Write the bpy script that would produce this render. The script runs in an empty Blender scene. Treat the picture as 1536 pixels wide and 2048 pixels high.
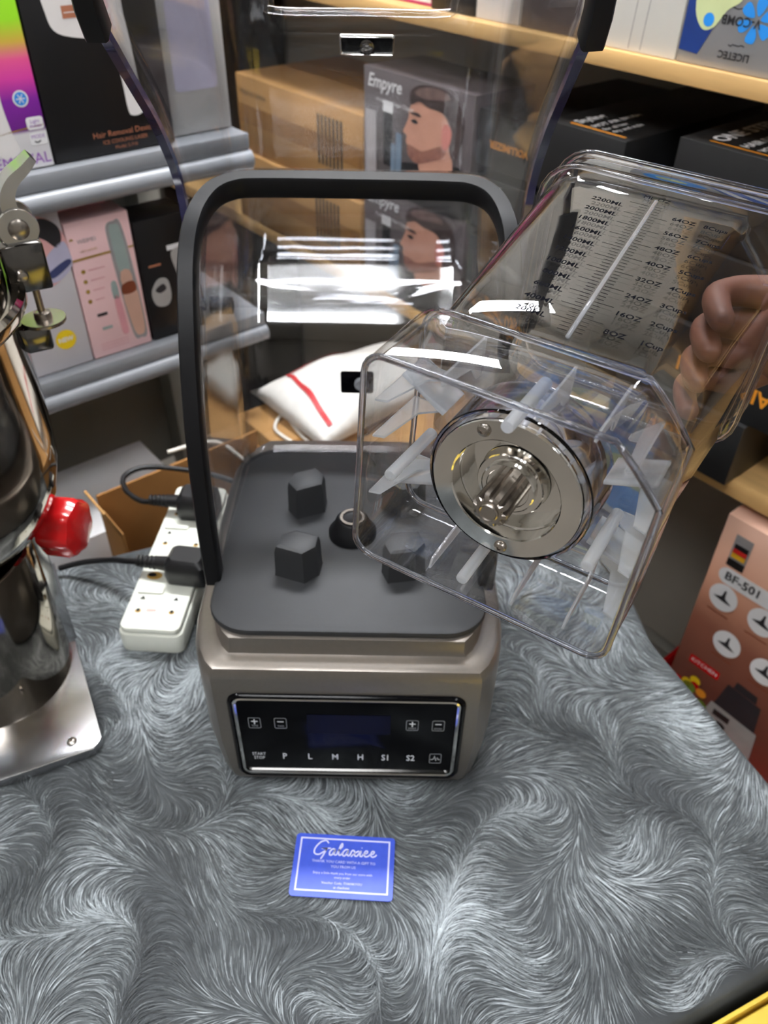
import bpy, bmesh, math, random
import numpy as np
from mathutils import Vector, Matrix

random.seed(7)
S = bpy.context.scene
COL = S.collection
PI = math.pi

# ------------------------------------------------------------------ camera, world, exposure
H = 0.666
cam_d = bpy.data.cameras.new('camera'); cam = bpy.data.objects.new('camera', cam_d); COL.objects.link(cam)
cam.matrix_world = Matrix.Translation((0, 0, H)) @ Matrix.Rotation(math.radians(50), 4, 'X') @ Matrix.Rotation(math.radians(1.0), 4, 'Z')
cam_d.sensor_fit = 'VERTICAL'; cam_d.sensor_height = 36.0
cam_d.lens = 36.0 * 1607 / 2048
cam_d.clip_start = 0.01; cam_d.clip_end = 50
cam_d.dof.use_dof = True; cam_d.dof.focus_distance = 0.43; cam_d.dof.aperture_fstop = 11
S.camera = cam
w = bpy.data.worlds.new('world'); S.world = w; w.use_nodes = True
w.node_tree.nodes['Background'].inputs[0].default_value = (.75, .8, .9, 1)
w.node_tree.nodes['Background'].inputs[1].default_value = .3
S.view_settings.view_transform = 'Standard'; S.view_settings.look = 'None'
S.view_settings.exposure = 0.0; S.view_settings.gamma = 1.0
S.view_settings.use_curve_mapping = False
S.cycles.max_bounces = 12; S.cycles.transmission_bounces = 8; S.cycles.transparent_max_bounces = 24
S.cycles.glossy_bounces = 4; S.cycles.diffuse_bounces = 3
S.cycles.use_adaptive_sampling = True; S.cycles.adaptive_threshold = .1; S.cycles.adaptive_min_samples = 20
S.cycles.sample_clamp_indirect = 6.0
S.cycles.use_denoising = True

# ------------------------------------------------------------------ helpers
def srgb(r, g, b):
    f = lambda c: (c / 255 / 12.92) if c <= 10.31 else ((c / 255 + .055) / 1.055) ** 2.4
    return (f(r), f(g), f(b), 1)

_mats = {}
def mat(name, col=(128, 128, 128), rough=.5, metal=0., var=.06, scale=40., bump=0., bscale=200., emit=0., spec=.5, coat=0., aniso=False, stretch=None):
    """procedural principled material: base colour wandered by noise, fine bump"""
    if name in _mats: return _mats[name]
    m = bpy.data.materials.new(name); m.use_nodes = True; _mats[name] = m
    N, L = m.node_tree.nodes, m.node_tree.links
    P = N['Principled BSDF']
    P.inputs['Roughness'].default_value = rough; P.inputs['Metallic'].default_value = metal
    P.inputs['Specular IOR Level'].default_value = spec; P.inputs['Coat Weight'].default_value = coat
    c = srgb(*col)
    tc = N.new('ShaderNodeTexCoord'); mp = N.new('ShaderNodeMapping'); L.new(tc.outputs['Object'], mp.inputs[0])
    if stretch: mp.inputs['Scale'].default_value = stretch
    nz = N.new('ShaderNodeTexNoise'); nz.inputs['Scale'].default_value = scale; nz.inputs['Detail'].default_value = 4
    L.new(mp.outputs[0], nz.inputs['Vector'])
    rp = N.new('ShaderNodeValToRGB')
    k = var
    rp.color_ramp.elements[0].position = .3; rp.color_ramp.elements[1].position = .7
    rp.color_ramp.elements[0].color = (c[0] * (1 - k), c[1] * (1 - k), c[2] * (1 - k), 1)
    rp.color_ramp.elements[1].color = (min(1, c[0] * (1 + k)), min(1, c[1] * (1 + k)), min(1, c[2] * (1 + k)), 1)
    L.new(nz.outputs['Fac'], rp.inputs[0]); L.new(rp.outputs[0], P.inputs['Base Color'])
    if bump > 0:
        n2 = N.new('ShaderNodeTexNoise'); n2.inputs['Scale'].default_value = bscale; n2.inputs['Detail'].default_value = 3
        L.new(mp.outputs[0], n2.inputs['Vector'])
        b = N.new('ShaderNodeBump'); b.inputs['Strength'].default_value = bump; b.inputs['Distance'].default_value = .001
        L.new(n2.outputs['Fac'], b.inputs['Height']); L.new(b.outputs[0], P.inputs['Normal'])
    if emit > 0:
        P.inputs['Emission Color'].default_value = c; P.inputs['Emission Strength'].default_value = emit
    return m

def clear(name, tint=(.96, .965, .975), rough=.02, f0=.05, haze=0.):
    """thin clear plastic: light passes straight through, sheen grows towards grazing angles"""
    m = bpy.data.materials.new(name); m.use_nodes = True
    N, L = m.node_tree.nodes, m.node_tree.links
    N.remove(N['Principled BSDF']); out = N['Material Output']
    lw = N.new('ShaderNodeLayerWeight'); lw.inputs['Blend'].default_value = .5
    pw = N.new('ShaderNodeMath'); pw.operation = 'POWER'; pw.inputs[1].default_value = 3.2
    L.new(lw.outputs['Facing'], pw.inputs[0])
    mr = N.new('ShaderNodeMapRange'); mr.inputs['To Min'].default_value = f0; mr.inputs['To Max'].default_value = .85
    L.new(pw.outputs[0], mr.inputs['Value'])
    tr = N.new('ShaderNodeBsdfTransparent'); tr.inputs[0].default_value = (*tint, 1)
    gl = N.new('ShaderNodeBsdfGlossy'); gl.inputs['Roughness'].default_value = rough
    mx = N.new('ShaderNodeMixShader')
    L.new(mr.outputs[0], mx.inputs[0]); L.new(tr.outputs[0], mx.inputs[1]); L.new(gl.outputs[0], mx.inputs[2])
    tc = N.new('ShaderNodeTexCoord'); nz = N.new('ShaderNodeTexNoise'); nz.inputs['Scale'].default_value = 14; nz.inputs['Detail'].default_value = 1
    L.new(tc.outputs['Object'], nz.inputs['Vector'])
    b = N.new('ShaderNodeBump'); b.inputs['Strength'].default_value = .12; b.inputs['Distance'].default_value = .004
    L.new(nz.outputs['Fac'], b.inputs['Height']); L.new(b.outputs[0], gl.inputs['Normal'])
    last = mx
    if haze > 0:
        df = N.new('ShaderNodeBsdfDiffuse'); df.inputs[0].default_value = (.8, .82, .85, 1)
        m2 = N.new('ShaderNodeMixShader'); m2.inputs[0].default_value = haze
        L.new(mx.outputs[0], m2.inputs[1]); L.new(df.outputs[0], m2.inputs[2]); last = m2
    L.new(last.outputs[0], out.inputs[0])
    _mats[name] = m
    return m

def glass(name, rough=0.0, ior=1.45, col=(.97, .975, .985), haze=0.):
    m = bpy.data.materials.new(name); m.use_nodes = True
    N, L = m.node_tree.nodes, m.node_tree.links
    N.remove(N['Principled BSDF']); out = N['Material Output']
    g = N.new('ShaderNodeBsdfGlass'); g.inputs['IOR'].default_value = ior; g.inputs['Roughness'].default_value = rough
    g.inputs[0].default_value = (*col, 1)
    tc = N.new('ShaderNodeTexCoord'); nz = N.new('ShaderNodeTexNoise'); nz.inputs['Scale'].default_value = 25; nz.inputs['Detail'].default_value = 1
    L.new(tc.outputs['Object'], nz.inputs['Vector'])
    b = N.new('ShaderNodeBump'); b.inputs['Strength'].default_value = .05; b.inputs['Distance'].default_value = .002
    L.new(nz.outputs['Fac'], b.inputs['Height']); L.new(b.outputs[0], g.inputs['Normal'])
    last = g
    if haze > 0:
        df = N.new('ShaderNodeBsdfTranslucent'); df.inputs[0].default_value = (.9, .92, .95, 1)
        d2 = N.new('ShaderNodeBsdfDiffuse'); d2.inputs[0].default_value = (.85, .87, .9, 1)
        a = N.new('ShaderNodeMixShader'); a.inputs[0].default_value = .5
        L.new(df.outputs[0], a.inputs[1]); L.new(d2.outputs[0], a.inputs[2])
        m2 = N.new('ShaderNodeMixShader'); m2.inputs[0].default_value = haze
        L.new(g.outputs[0], m2.inputs[1]); L.new(a.outputs[0], m2.inputs[2]); last = m2
    L.new(last.outputs[0], out.inputs[0])
    _mats[name] = m
    return m

def link(name, me, m=None, parent=None, M=None):
    o = bpy.data.objects.new(name, me); COL.objects.link(o)
    if m is not None and me is not None and not me.materials: me.materials.append(m)
    if parent is not None: o.parent = parent
    if M is not None: o.matrix_local = M
    return o

def mesh(name, vs, fs, m, parent=None, M=None, smooth=False, angle=None):
    me = bpy.data.meshes.new(name); me.from_pydata([tuple(v) for v in vs], [], fs); me.update()
    bm = bmesh.new(); bm.from_mesh(me); bmesh.ops.recalc_face_normals(bm, faces=bm.faces); bm.to_mesh(me); bm.free()
    o = link(name, me, m, parent, M)
    if smooth: shade(o, angle)
    return o

def shade(o, angle=None):
    me = o.data
    me.polygons.foreach_set('use_smooth', [True] * len(me.polygons))
    if angle: me.set_sharp_from_angle(angle=math.radians(angle))

def flat(name, vs, fs, m, parent=None, M=None):
    me = bpy.data.meshes.new(name); me.from_pydata([tuple(v) for v in vs], [], fs); me.update()
    return link(name, me, m, parent, M)

def bm_obj(name, bm, m, parent=None, M=None, smooth=False, angle=None):
    me = bpy.data.meshes.new(name); bm.to_mesh(me); bm.free()
    o = link(name, me, m, parent, M)
    if smooth: shade(o, angle)
    return o

def box_bm(x0, x1, y0, y1, z0, z1, bev=0., seg=2):
    bm = bmesh.new()
    bmesh.ops.create_cube(bm, size=1)
    for v in bm.verts:
        v.co = Vector(((x0 + x1) / 2 + v.co.x * (x1 - x0), (y0 + y1) / 2 + v.co.y * (y1 - y0), (z0 + z1) / 2 + v.co.z * (z1 - z0)))
    if bev > 0: bmesh.ops.bevel(bm, geom=bm.edges[:], offset=bev, segments=seg, profile=.5, affect='EDGES')
    return bm

def box(name, x0, x1, y0, y1, z0, z1, m, parent=None, M=None, bev=.001, seg=2):
    return bm_obj(name, box_bm(x0, x1, y0, y1, z0, z1, bev, seg), m, parent, M, smooth=bev > 0, angle=40)

def loft(rings, cap0=True, cap1=True, closed=True):
    n = len(rings[0]); vs = [p for r in rings for p in r]; fs = []
    for i in range(len(rings) - 1):
        for j in range(n if closed else n - 1):
            a = i * n + j; b = i * n + (j + 1) % n
            fs.append((a, b, b + n, a + n))
    if cap0: fs.append(tuple(range(n))[::-1])
    if cap1: fs.append(tuple(range((len(rings) - 1) * n, len(rings) * n)))
    return vs, fs

def lathe(prof, seg=32, axis='Z'):
    rings = []
    for r, z in prof:
        rings.append([(r * math.cos(2 * PI * k / seg), r * math.sin(2 * PI * k / seg), z) for k in range(seg)])
    return loft(rings, True, True)

def smooth_path(pts, n=8, closed=False):
    P = [Vector(p) for p in pts]; out = []
    m = len(P)
    for i in range(m if closed else m - 1):
        if closed: p0, p1, p2, p3 = P[i - 1], P[i], P[(i + 1) % m], P[(i + 2) % m]
        else: p0, p1, p2, p3 = P[max(i - 1, 0)], P[i], P[i + 1], P[min(i + 2, m - 1)]
        for k in range(n):
            t = k / n
            out.append(.5 * ((2 * p1) + (p2 - p0) * t + (2 * p0 - 5 * p1 + 4 * p2 - p3) * t * t + (3 * p1 - p0 - 3 * p2 + p3) * t ** 3))
    if not closed: out.append(P[-1])
    return out

def sweep(path, section, up=(0, 0, 1), closed=False):
    """section: list of (a, b) offsets along side/normal vectors"""
    rings = []; n = len(path); up = Vector(up); prev = None
    for i, p in enumerate(path):
        t = (path[(i + 1) % n] - path[i - 1]) if closed else (path[min(i + 1, n - 1)] - path[max(i - 1, 0)])
        t.normalize()
        if prev is None:
            s = t.cross(up)
            if s.length < 1e-4: s = t.cross(Vector((1, 0, 0)))
        else:
            s = prev - t * prev.dot(t)
        s.normalize(); prev = s
        b = s.cross(t)
        rings.append([p + s * a + b * c for a, c in section])
    if closed: rings.append(rings[0]); return loft(rings, False, False)
    return loft(rings)

def circ(r, n=10, ry=None):
    ry = ry or r
    return [(r * math.cos(2 * PI * k / n), ry * math.sin(2 * PI * k / n)) for k in range(n)]

def tube(name, pts, r, m, parent=None, n=10, sub=6, closed=False, M=None):
    vs, fs = sweep(smooth_path(pts, sub, closed), circ(r, n), closed=closed)
    return mesh(name, vs, fs, m, parent, M, smooth=True, angle=60)

def rrect(hx, hy, r, n=6, cx=0, cy=0):
    out = []
    for sx, sy, a0 in ((1, 1, 0), (-1, 1, 90), (-1, -1, 180), (1, -1, 270)):
        for k in range(n + 1):
            a = math.radians(a0 + 90 * k / n)
            out.append((cx + sx * (hx - r) + r * math.cos(a), cy + sy * (hy - r) + r * math.sin(a)))
    return out

def prism(name, poly, z0, z1, m, parent=None, M=None, bev=0., smooth=True):
    bm = bmesh.new()
    a = [bm.verts.new((x, y, z0)) for x, y in poly]; b = [bm.verts.new((x, y, z1)) for x, y in poly]
    n = len(poly)
    bm.faces.new(a[::-1]); top = bm.faces.new(b)
    for i in range(n): bm.faces.new((a[i], a[(i + 1) % n], b[(i + 1) % n], b[i]))
    bmesh.ops.recalc_face_normals(bm, faces=bm.faces)
    if bev > 0:
        es = [e for f in bm.faces if len(f.verts) == n and n > 4 for e in f.edges] if n > 4 else bm.edges[:]
        bmesh.ops.bevel(bm, geom=list(set(es)), offset=bev, segments=2, profile=.5, affect='EDGES')
    return bm_obj(name, bm, m, parent, M, smooth=smooth, angle=35)

def text_data(s, size, shear=0., bold=0., align='LEFT', spacing=1.0):
    cu = bpy.data.curves.new('t', 'FONT'); cu.body = s; cu.size = size; cu.shear = shear; cu.offset = bold
    cu.align_x = align; cu.align_y = 'CENTER'; cu.resolution_u = 2; cu.space_character = spacing; cu.fill_mode = 'FRONT' if hasattr(cu, 'fill_mode') else cu.fill_mode
    o = bpy.data.objects.new('t', cu); COL.objects.link(o)
    dg = bpy.context.evaluated_depsgraph_get(); dg.update()
    me = o.evaluated_get(dg).to_mesh()
    vs = [v.co.copy() for v in me.vertices]; fs = [tuple(p.vertices) for p in me.polygons]
    bpy.data.objects.remove(o); bpy.data.curves.remove(cu)
    return vs, fs

FRONT = Matrix(((1, 0, 0, 0), (0, 0, -1, 0), (0, 1, 0, 0), (0, 0, 0, 1)))   # xy print -> xz plane facing -y

class Print:
    """flat print on a face: shapes in face coordinates (x right, y up), joined by colour, thin layers proud of the face"""
    def __init__(s, parent, M): s.parent = parent; s.M = M; s.d = {}; s.k = 0
    def add(s, name, m, vs, fs, layer):
        key = (name, m.name)
        V, Fc, mm = s.d.setdefault(key, ([], [], m))
        o = len(V); V += [(v[0], v[1], .00025 * layer) for v in vs]; Fc += [tuple(i + o for i in f) for f in fs]
    def poly(s, name, m, pts, layer=1): s.add(name, m, pts, [tuple(range(len(pts)))], layer)
    def rect(s, name, m, x0, x1, y0, y1, layer=1): s.poly(name, m, [(x0, y0), (x1, y0), (x1, y1), (x0, y1)], layer)
    def rr(s, name, m, cx, cy, hx, hy, r, layer=1): s.poly(name, m, rrect(hx, hy, r, 5, cx, cy), layer)
    def disc(s, name, m, cx, cy, rx, ry=None, layer=1, n=28): s.poly(name, m, [(cx + a, cy + b) for a, b in circ(rx, n, ry)], layer)
    def blob(s, name, m, pts, layer=1, n=5):
        s.poly(name, m, [(p.x, p.y) for p in smooth_path([(a, b, 0) for a, b in pts], n, True)], layer)
    def line(s, name, m, pts, wd, layer=1, n=5, smooth=True):
        P = smooth_path([(a, b, 0) for a, b in pts], n) if smooth else [Vector((a, b, 0)) for a, b in pts]
        vs = []; fs = []
        for i, p in enumerate(P):
            t = (P[min(i + 1, len(P) - 1)] - P[max(i - 1, 0)]); t.normalize(); q = Vector((-t.y, t.x, 0)) * wd / 2
            vs += [p + q, p - q]
            if i: fs.append((2 * i - 2, 2 * i - 1, 2 * i + 1, 2 * i))
        s.add(name, m, vs, fs, layer)
    def text(s, name, m, t, x, y, size, layer=2, rot=0., **k):
        vs, fs = text_data(t, size, **k); c, sn = math.cos(rot), math.sin(rot)
        s.add(name, m, [(x + v.x * c - v.y * sn, y + v.x * sn + v.y * c) for v in vs], fs, layer)
    def done(s):
        for (name, _), (V, Fc, m) in s.d.items(): flat(name.split('#')[0], V, Fc, m, s.parent, s.M)

def thing(name, label, cat, loc=(0, 0, 0), rz=0., group=None):
    o = bpy.data.objects.new(name, None); COL.objects.link(o); o.empty_display_size = .05
    o.location = loc; o.rotation_euler = (0, 0, rz)
    tag(o, label, cat, group); return o

def tag(o, label, cat, group=None):
    o['label'] = label; o['category'] = cat
    if group: o['group'] = group
    return o

def struct(o): o['kind'] = 'structure'; return o

def T(x, y, z): return Matrix.Translation((x, y, z))
def RZ(a): return Matrix.Rotation(a, 4, 'Z')

# shop frames: left shelf runs along 40 deg, right shelf along -50 deg
OL = Vector((-.39, .96, 0)); OR = Vector((.301, .974, 0))
AL = math.radians(40); AR = math.radians(-50)
LM = Matrix.Translation(OL) @ RZ(AL); RM = Matrix.Translation(OR) @ RZ(AR)
def lp(s, o, z): return LM @ Vector((s, o, z))
def rp(s, o, z): return RM @ Vector((s, o, z))

# ------------------------------------------------------------------ room shell
FZ, CZ = -.75, 1.95
m_floor = mat('floor_vinyl', (120, 114, 106), .4, var=.1, scale=6)
m_wall = mat('wall_paint', (150, 146, 138), .8, var=.04, scale=3, bump=.1)
m_wall2 = mat('goods_wall_paint', (170, 166, 160), .8, var=.1, scale=3, bump=.1)
m_ceil = mat('ceiling_paint', (225, 225, 222), .9, var=.02)
U0, U1, V0, V1 = -3.4, .42, -3.2, 1.05
def uv(u, v): return OR + Vector((0, 0, 0)) + Vector((.766 * u, .643 * u, 0)) + (Vector((-.643, .766, 0)) * v)
# room frame: x = left-shelf direction (u), y = into the left shelf (v); origin at OR
ROOM = Matrix.Translation(OR) @ RZ(AL)
vL = (OL - OR).dot(Vector((-.643, .766, 0)))
V1 = vL + 1.0
struct(box('floor', U0, U1, V0, V1, FZ - .05, FZ, m_floor, M=ROOM, bev=0))
struct(box('ceiling', U0, U1, V0, V1, CZ, CZ + .05, m_ceil, M=ROOM, bev=0))
struct(box('wall_right', U1, U1 + .08, V0, V1, FZ, CZ, m_wall, M=ROOM, bev=0))
struct(box('wall_left', U0, U1 + .08, V1, V1 + .08, FZ, CZ, m_wall, M=ROOM, bev=0))
struct(box('wall_back', U0, U1 + .08, V0 - .08, V0, FZ, CZ, m_wall2, M=ROOM, bev=0))
struct(box('wall_front', U0 - .08, U0, V0, V1, FZ, CZ, m_wall2, M=ROOM, bev=0))

# ceiling lights
m_led = mat('led_diffuser', (250, 252, 255), .5, emit=33.0, var=0)
m_key = mat('led_key_diffuser', (250, 252, 255), .5, emit=115.0, var=0)
m_led_frame = mat('lamp_white_metal', (230, 230, 230), .4)
def ceiling_light(x, y, lx, ly, label, grp=None, rz=0., m=None):
    t = thing('ceiling_light', label, 'ceiling light', (x, y, CZ), rz, grp)
    fr = bmesh.new()
    f = box('lamp_frame', -lx / 2 - .012, lx / 2 + .012, -ly / 2 - .012, ly / 2 + .012, -.03, -.001, m_led_frame, t, bev=.004)
    box('diffuser', -lx / 2, lx / 2, -ly / 2, ly / 2, -.036, -.0305, m or m_led, t, bev=.001)
G = 'long ceiling lamps over the aisle'
LB = 'long white fluorescent ceiling lamp over the aisle'
ceiling_light(-.05, 1.30, .9, .20, 'long white ceiling lamp right above the blender', m=m_key)
for yy, wy in ((-.30, .17), (-.52, .10), (-.715, .055), (-.945, .075)): ceiling_light(-.35, yy, .75, wy, LB, G)
ceiling_light(-1.2, .1, .9, .2, 'white ceiling lamp above the grinder side', rz=PI / 2)
ceiling_light(1.15, -.55, .9, .2, 'white ceiling lamp at the open end of the shop', rz=PI / 2)

# ------------------------------------------------------------------ table, cloth and its fur
POLY = [(-.405, -.076), (.249, .226), (.395, .294), (.398, .325), (.362, .418), (.295, .585), (.287, .662), (.22, .80), (.10, .878), (-.229, .748), (-.69, .56)]
TBL_IN = .012
ctr = Vector((-.12, .38))
def inset(poly, d):
    out = []
    for x, y in poly:
        v = Vector((x, y)) - ctr; out.append(tuple(ctr + v * (1 - d / v.length)))
    return out
m_wood_t = mat('table_board', (110, 85, 60), .6, var=.2, scale=12)
m_cloth = mat('grey_fur_cloth', (74, 77, 79), .9, var=.22, scale=22, bump=.4, bscale=300, spec=.15)
tb = thing('table', 'low display table hidden under the grey fur cloth', 'table', (-.12, .38, FZ))
pi_ = [(x + .12, y - .38) for x, y in inset(POLY, .02)]
prism('tabletop', pi_, -FZ - .034, -FZ - .004, m_wood_t, tb)
for x, y in ((-.38, .15), (.38, .1), (-.2, -.28), (.2, .36)):
    box('leg', x - .02, x + .02, y - .02, y + .02, 0, -FZ - .034, m_wood_t, tb, bev=.003)

# cloth: flat top plus a falling edge
N0 = []
pl = [Vector((x, y)) for x, y in POLY]
for i in range(len(pl)):
    a, b = pl[i], pl[(i + 1) % len(pl)]
    k = max(2, int((b - a).length / .03))
    for j in range(k): N0.append(a.lerp(b, j / k))
rings = []
for d, z, wv in ((.10, 0, 0), (.012, 0, 0), (.004, -.002, 0), (0, -.006, 0), (-.001, -.05, .001), (-.002, -.16, .003), (-.003, -.28, .005)):
    rg = []
    for i, p in enumerate(N0):
        v = p - ctr; L_ = v.length; q = ctr + v * ((L_ - d + wv * math.sin(i * 1.3)) / L_)
        rg.append((q.x, q.y, z))
    rings.append(rg)
vs, fs = loft(rings, True, False)
cloth = mesh('tablecloth', vs, fs, m_cloth, smooth=True, angle=70)
cloth.data.materials[0] = m_cloth
tag(cloth, 'grey fur-patterned cloth spread over the display table', 'tablecloth')

def fur():
    rng = np.random.default_rng(3)
    n = 78000
    ctrs = np.array(POLY)
    X = rng.uniform(-.62, .41, n * 2); Y = rng.uniform(-.06, .88, n * 2)
    def inside(x, y, P):
        c = np.zeros(x.shape, bool); j = len(P) - 1
        for i in range(len(P)):
            xi, yi = P[i]; xj, yj = P[j]
            cond = ((yi > y) != (yj > y)) & (x < (xj - xi) * (y - yi) / (yj - yi + 1e-12) + xi)
            c ^= cond; j = i
        return c
    Pin = np.array(inset(POLY, .004))
    ok = inside(X, Y, Pin); X, Y = X[ok][:n], Y[ok][:n]; n = len(X)
    W = [(rng.uniform(14, 60), rng.uniform(0, 2 * PI), rng.uniform(0, 2 * PI)) for _ in range(22)]
    W2 = [(rng.uniform(10, 75), rng.uniform(0, 2 * PI), rng.uniform(0, 2 * PI)) for _ in range(26)]
    def field(W, x, y, p=.8):
        s = 0; tot = 0
        for k, a, ph in W:
            am = (20 / k) ** p; s = s + am * np.sin(k * (x * math.cos(a) + y * math.sin(a)) + ph); tot += am * am
        return s / math.sqrt(tot / 2)
    def ang(x, y): return 1.55 * field(W, x, y) - 1.9
    seg = 6
    Ln = rng.uniform(.014, .034, n); Wd = rng.uniform(.00016, .00042, n)
    br = field(W2, X, Y)
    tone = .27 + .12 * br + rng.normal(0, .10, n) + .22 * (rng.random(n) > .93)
    a = ang(X, Y) + rng.normal(0, .13, n)
    cv = rng.normal(0, .35, n)
    lay = rng.uniform(.0003, .0022, n)
    V = np.zeros((n, seg + 1, 2, 3)); C = np.zeros((n, seg + 1, 2))
    x, y = X.copy(), Y.copy()
    for i in range(seg + 1):
        t = i / seg
        th = .65 * ang(x, y) + .35 * a + cv * (t - .3)
        dx, dy = np.cos(th), np.sin(th)
        wd = Wd * (1 - .8 * t ** 2) * (.35 + .65 * min(1, t * 4))
        z = lay * (.1 + .9 * math.sin(PI * min(1, t * .9)))
        V[:, i, 0] = np.stack([x - dy * wd, y + dx * wd, z], -1); V[:, i, 1] = np.stack([x + dy * wd, y - dx * wd, z], -1)
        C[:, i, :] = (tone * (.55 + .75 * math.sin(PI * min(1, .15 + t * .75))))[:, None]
        x = x + dx * Ln / seg; y = y + dy * Ln / seg
    out = ~inside(x, y, Pin)
    V[out, :, :, 2] -= 0.0
    keep = ~out
    V, C = V[keep], C[keep]; n = len(V)
    me = bpy.data.meshes.new('fur')
    nv = n * (seg + 1) * 2; nf = n * seg
    me.vertices.add(nv); me.vertices.foreach_set('co', V.reshape(-1))
    base = (np.arange(n)[:, None] * (seg + 1) * 2 + np.arange(seg)[None, :] * 2).reshape(-1)
    quad = np.stack([base, base + 1, base + 3, base + 2], -1)
    me.loops.add(nf * 4); me.loops.foreach_set('vertex_index', quad.reshape(-1).astype(np.int32))
    me.polygons.add(nf); me.polygons.foreach_set('loop_start', (np.arange(nf) * 4).astype(np.int32))
    me.polygons.foreach_set('use_smooth', np.ones(nf, bool))
    at = me.attributes.new('tone', 'FLOAT', 'POINT'); at.data.foreach_set('value', C.reshape(-1).astype(np.float32))
    me.update(); me.validate()
    m = bpy.data.materials.new('fur_strands'); m.use_nodes = True
    N, L = m.node_tree.nodes, m.node_tree.links; P = N['Principled BSDF']
    an = N.new('ShaderNodeAttribute'); an.attribute_name = 'tone'
    r = N.new('ShaderNodeValToRGB'); e = r.color_ramp.elements
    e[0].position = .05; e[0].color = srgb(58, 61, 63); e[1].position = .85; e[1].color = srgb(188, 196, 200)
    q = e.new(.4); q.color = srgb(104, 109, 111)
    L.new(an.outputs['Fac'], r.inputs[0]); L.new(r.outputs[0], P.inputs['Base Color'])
    P.inputs['Roughness'].default_value = .6; P.inputs['Specular IOR Level'].default_value = .25
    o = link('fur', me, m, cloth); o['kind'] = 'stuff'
    o['label'] = 'short light and dark grey fur strands'
fur()

# ------------------------------------------------------------------ blender motor base
BX = -.0275
m_metal_paint = mat('warm_grey_metallic', (138, 131, 124), .32, .75, var=.03, scale=300, bump=.03, bscale=900)
m_rubber = mat('charcoal_rubber', (37, 38, 40), .6, var=.06, scale=60, bump=.05, bscale=400)
m_gasket = mat('black_gasket', (13, 13, 15), .48, var=.08, scale=50, spec=.25)
m_black_gloss = mat('black_glass', (5, 5, 7), .14, var=.0, spec=.14)
m_chrome = mat('chrome', (236, 234, 230), .07, 1.0, var=.02)
m_dchrome = mat('dark_chrome', (120, 118, 116), .14, 1.0, var=.02)
m_print_w = mat('white_print', (225, 228, 232), .6, var=0)
m_print_dim = mat('grey_print', (140, 143, 148), .6, var=0)
m_screen = mat('dark_screen', (10, 10, 18), .3, var=0, spec=.1)
m_steel = mat('satin_steel', (176, 168, 160), .26, 1.0, var=.05, scale=80)

bl = thing('countertop_blender', 'grey metallic blender base with black touch panel and clear sound shield', 'blender', (BX, .55, .0030))
B = Matrix.Translation((-BX, -.55, 0)) @ T(BX, 0, 0)     # parts modelled with x about the centre line, y/z in shop space
def base_ring(i, z, n=6):
    half = [(0, .397), (.05, .397), (.107, .397), (.1145, .4055), (.1205, .4175), (.1255, .435), (.128, .455), (.1285, .50), (.1285, .62), (.127, .66), (.120, .685), (.105, .70), (.05, .702), (0, .702)]
    cx, cy = 0, .55
    pts = half + [(-x, y) for x, y in half[-2:0:-1]]
    out = []
    for x, y in pts:
        sx = (1 - i / .1285); sy = (1 - i / .153)
        out.append((cx + (x - cx) * sx, cy + (y - cy) * sy, z))
    return out
rs = [base_ring(i, z) for i, z in ((.030, .006), (.012, .003), (.009, .004), (.005, .014), (.0025, .035), (0, .07), (0, .154), (.001, .160), (.003, .1645), (.006, .1662), (.013, .1672), (.016, .1685), (.0175, .172), (.018, .184), (.022, .185))]
vs, fs = loft(rs)
mesh('body', vs, fs, m_metal_paint, bl, B, smooth=True, angle=28)
pad = [(x, y) for x, y in rrect(.1115, .1215, .034, 8, 0, .5385)]
prism('rubber_pad', pad, .1835, .1905, m_rubber, bl, B, bev=.0025)
for x in (-.09, .09):
    for y in (.43, .67):
        vs, fs = lathe([(.012, 0), (.013, .001), (.013, .007), (.010, .008)], 16)
        mesh('foot', vs, fs, m_rubber, bl, B @ T(x, y, -.0005), smooth=True, angle=40)
# coupling knobs standing on the pad: four rubber posts and the drive socket
def post(x, y, a, sz=1.):
    r0 = [(-.017, -.013), (.010, -.016), (.019, -.003), (.017, .012), (-.006, .014), (-.018, .004)]
    rr = []
    for k, z in ((1.0, 0), (.97, .003), (.93, .026), (.86, .0315), (.7, .033)):
        rr.append([(px * k * sz, py * k * sz, z) for px, py in r0])
    vs, fs = loft(rr)
    mesh('jar_post', vs, fs, m_rubber, bl, B @ T(x, y, .1903) @ RZ(a), smooth=True, angle=32)
post(-.043, .570, .55); post(-.043, .487, -.25); post(.045, .570, 2.6); post(.045, .487, 3.4)
vs, fs = lathe([(.021, 0), (.021, .004), (.017, .009), (.014, .017), (.0125, .0185), (.011, .018)], 28)
sock = mesh('drive_socket', vs, fs, m_gasket, bl, B @ T(0, .533, .1903), smooth=True, angle=40)
vs, fs = lathe([(.0108, .017), (.0108, .0196), (.0085, .0196), (.0075, .012), (.004, .012)], 20)
mesh('socket_bushing', vs, fs, m_steel, sock, None, smooth=True, angle=40)

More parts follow.
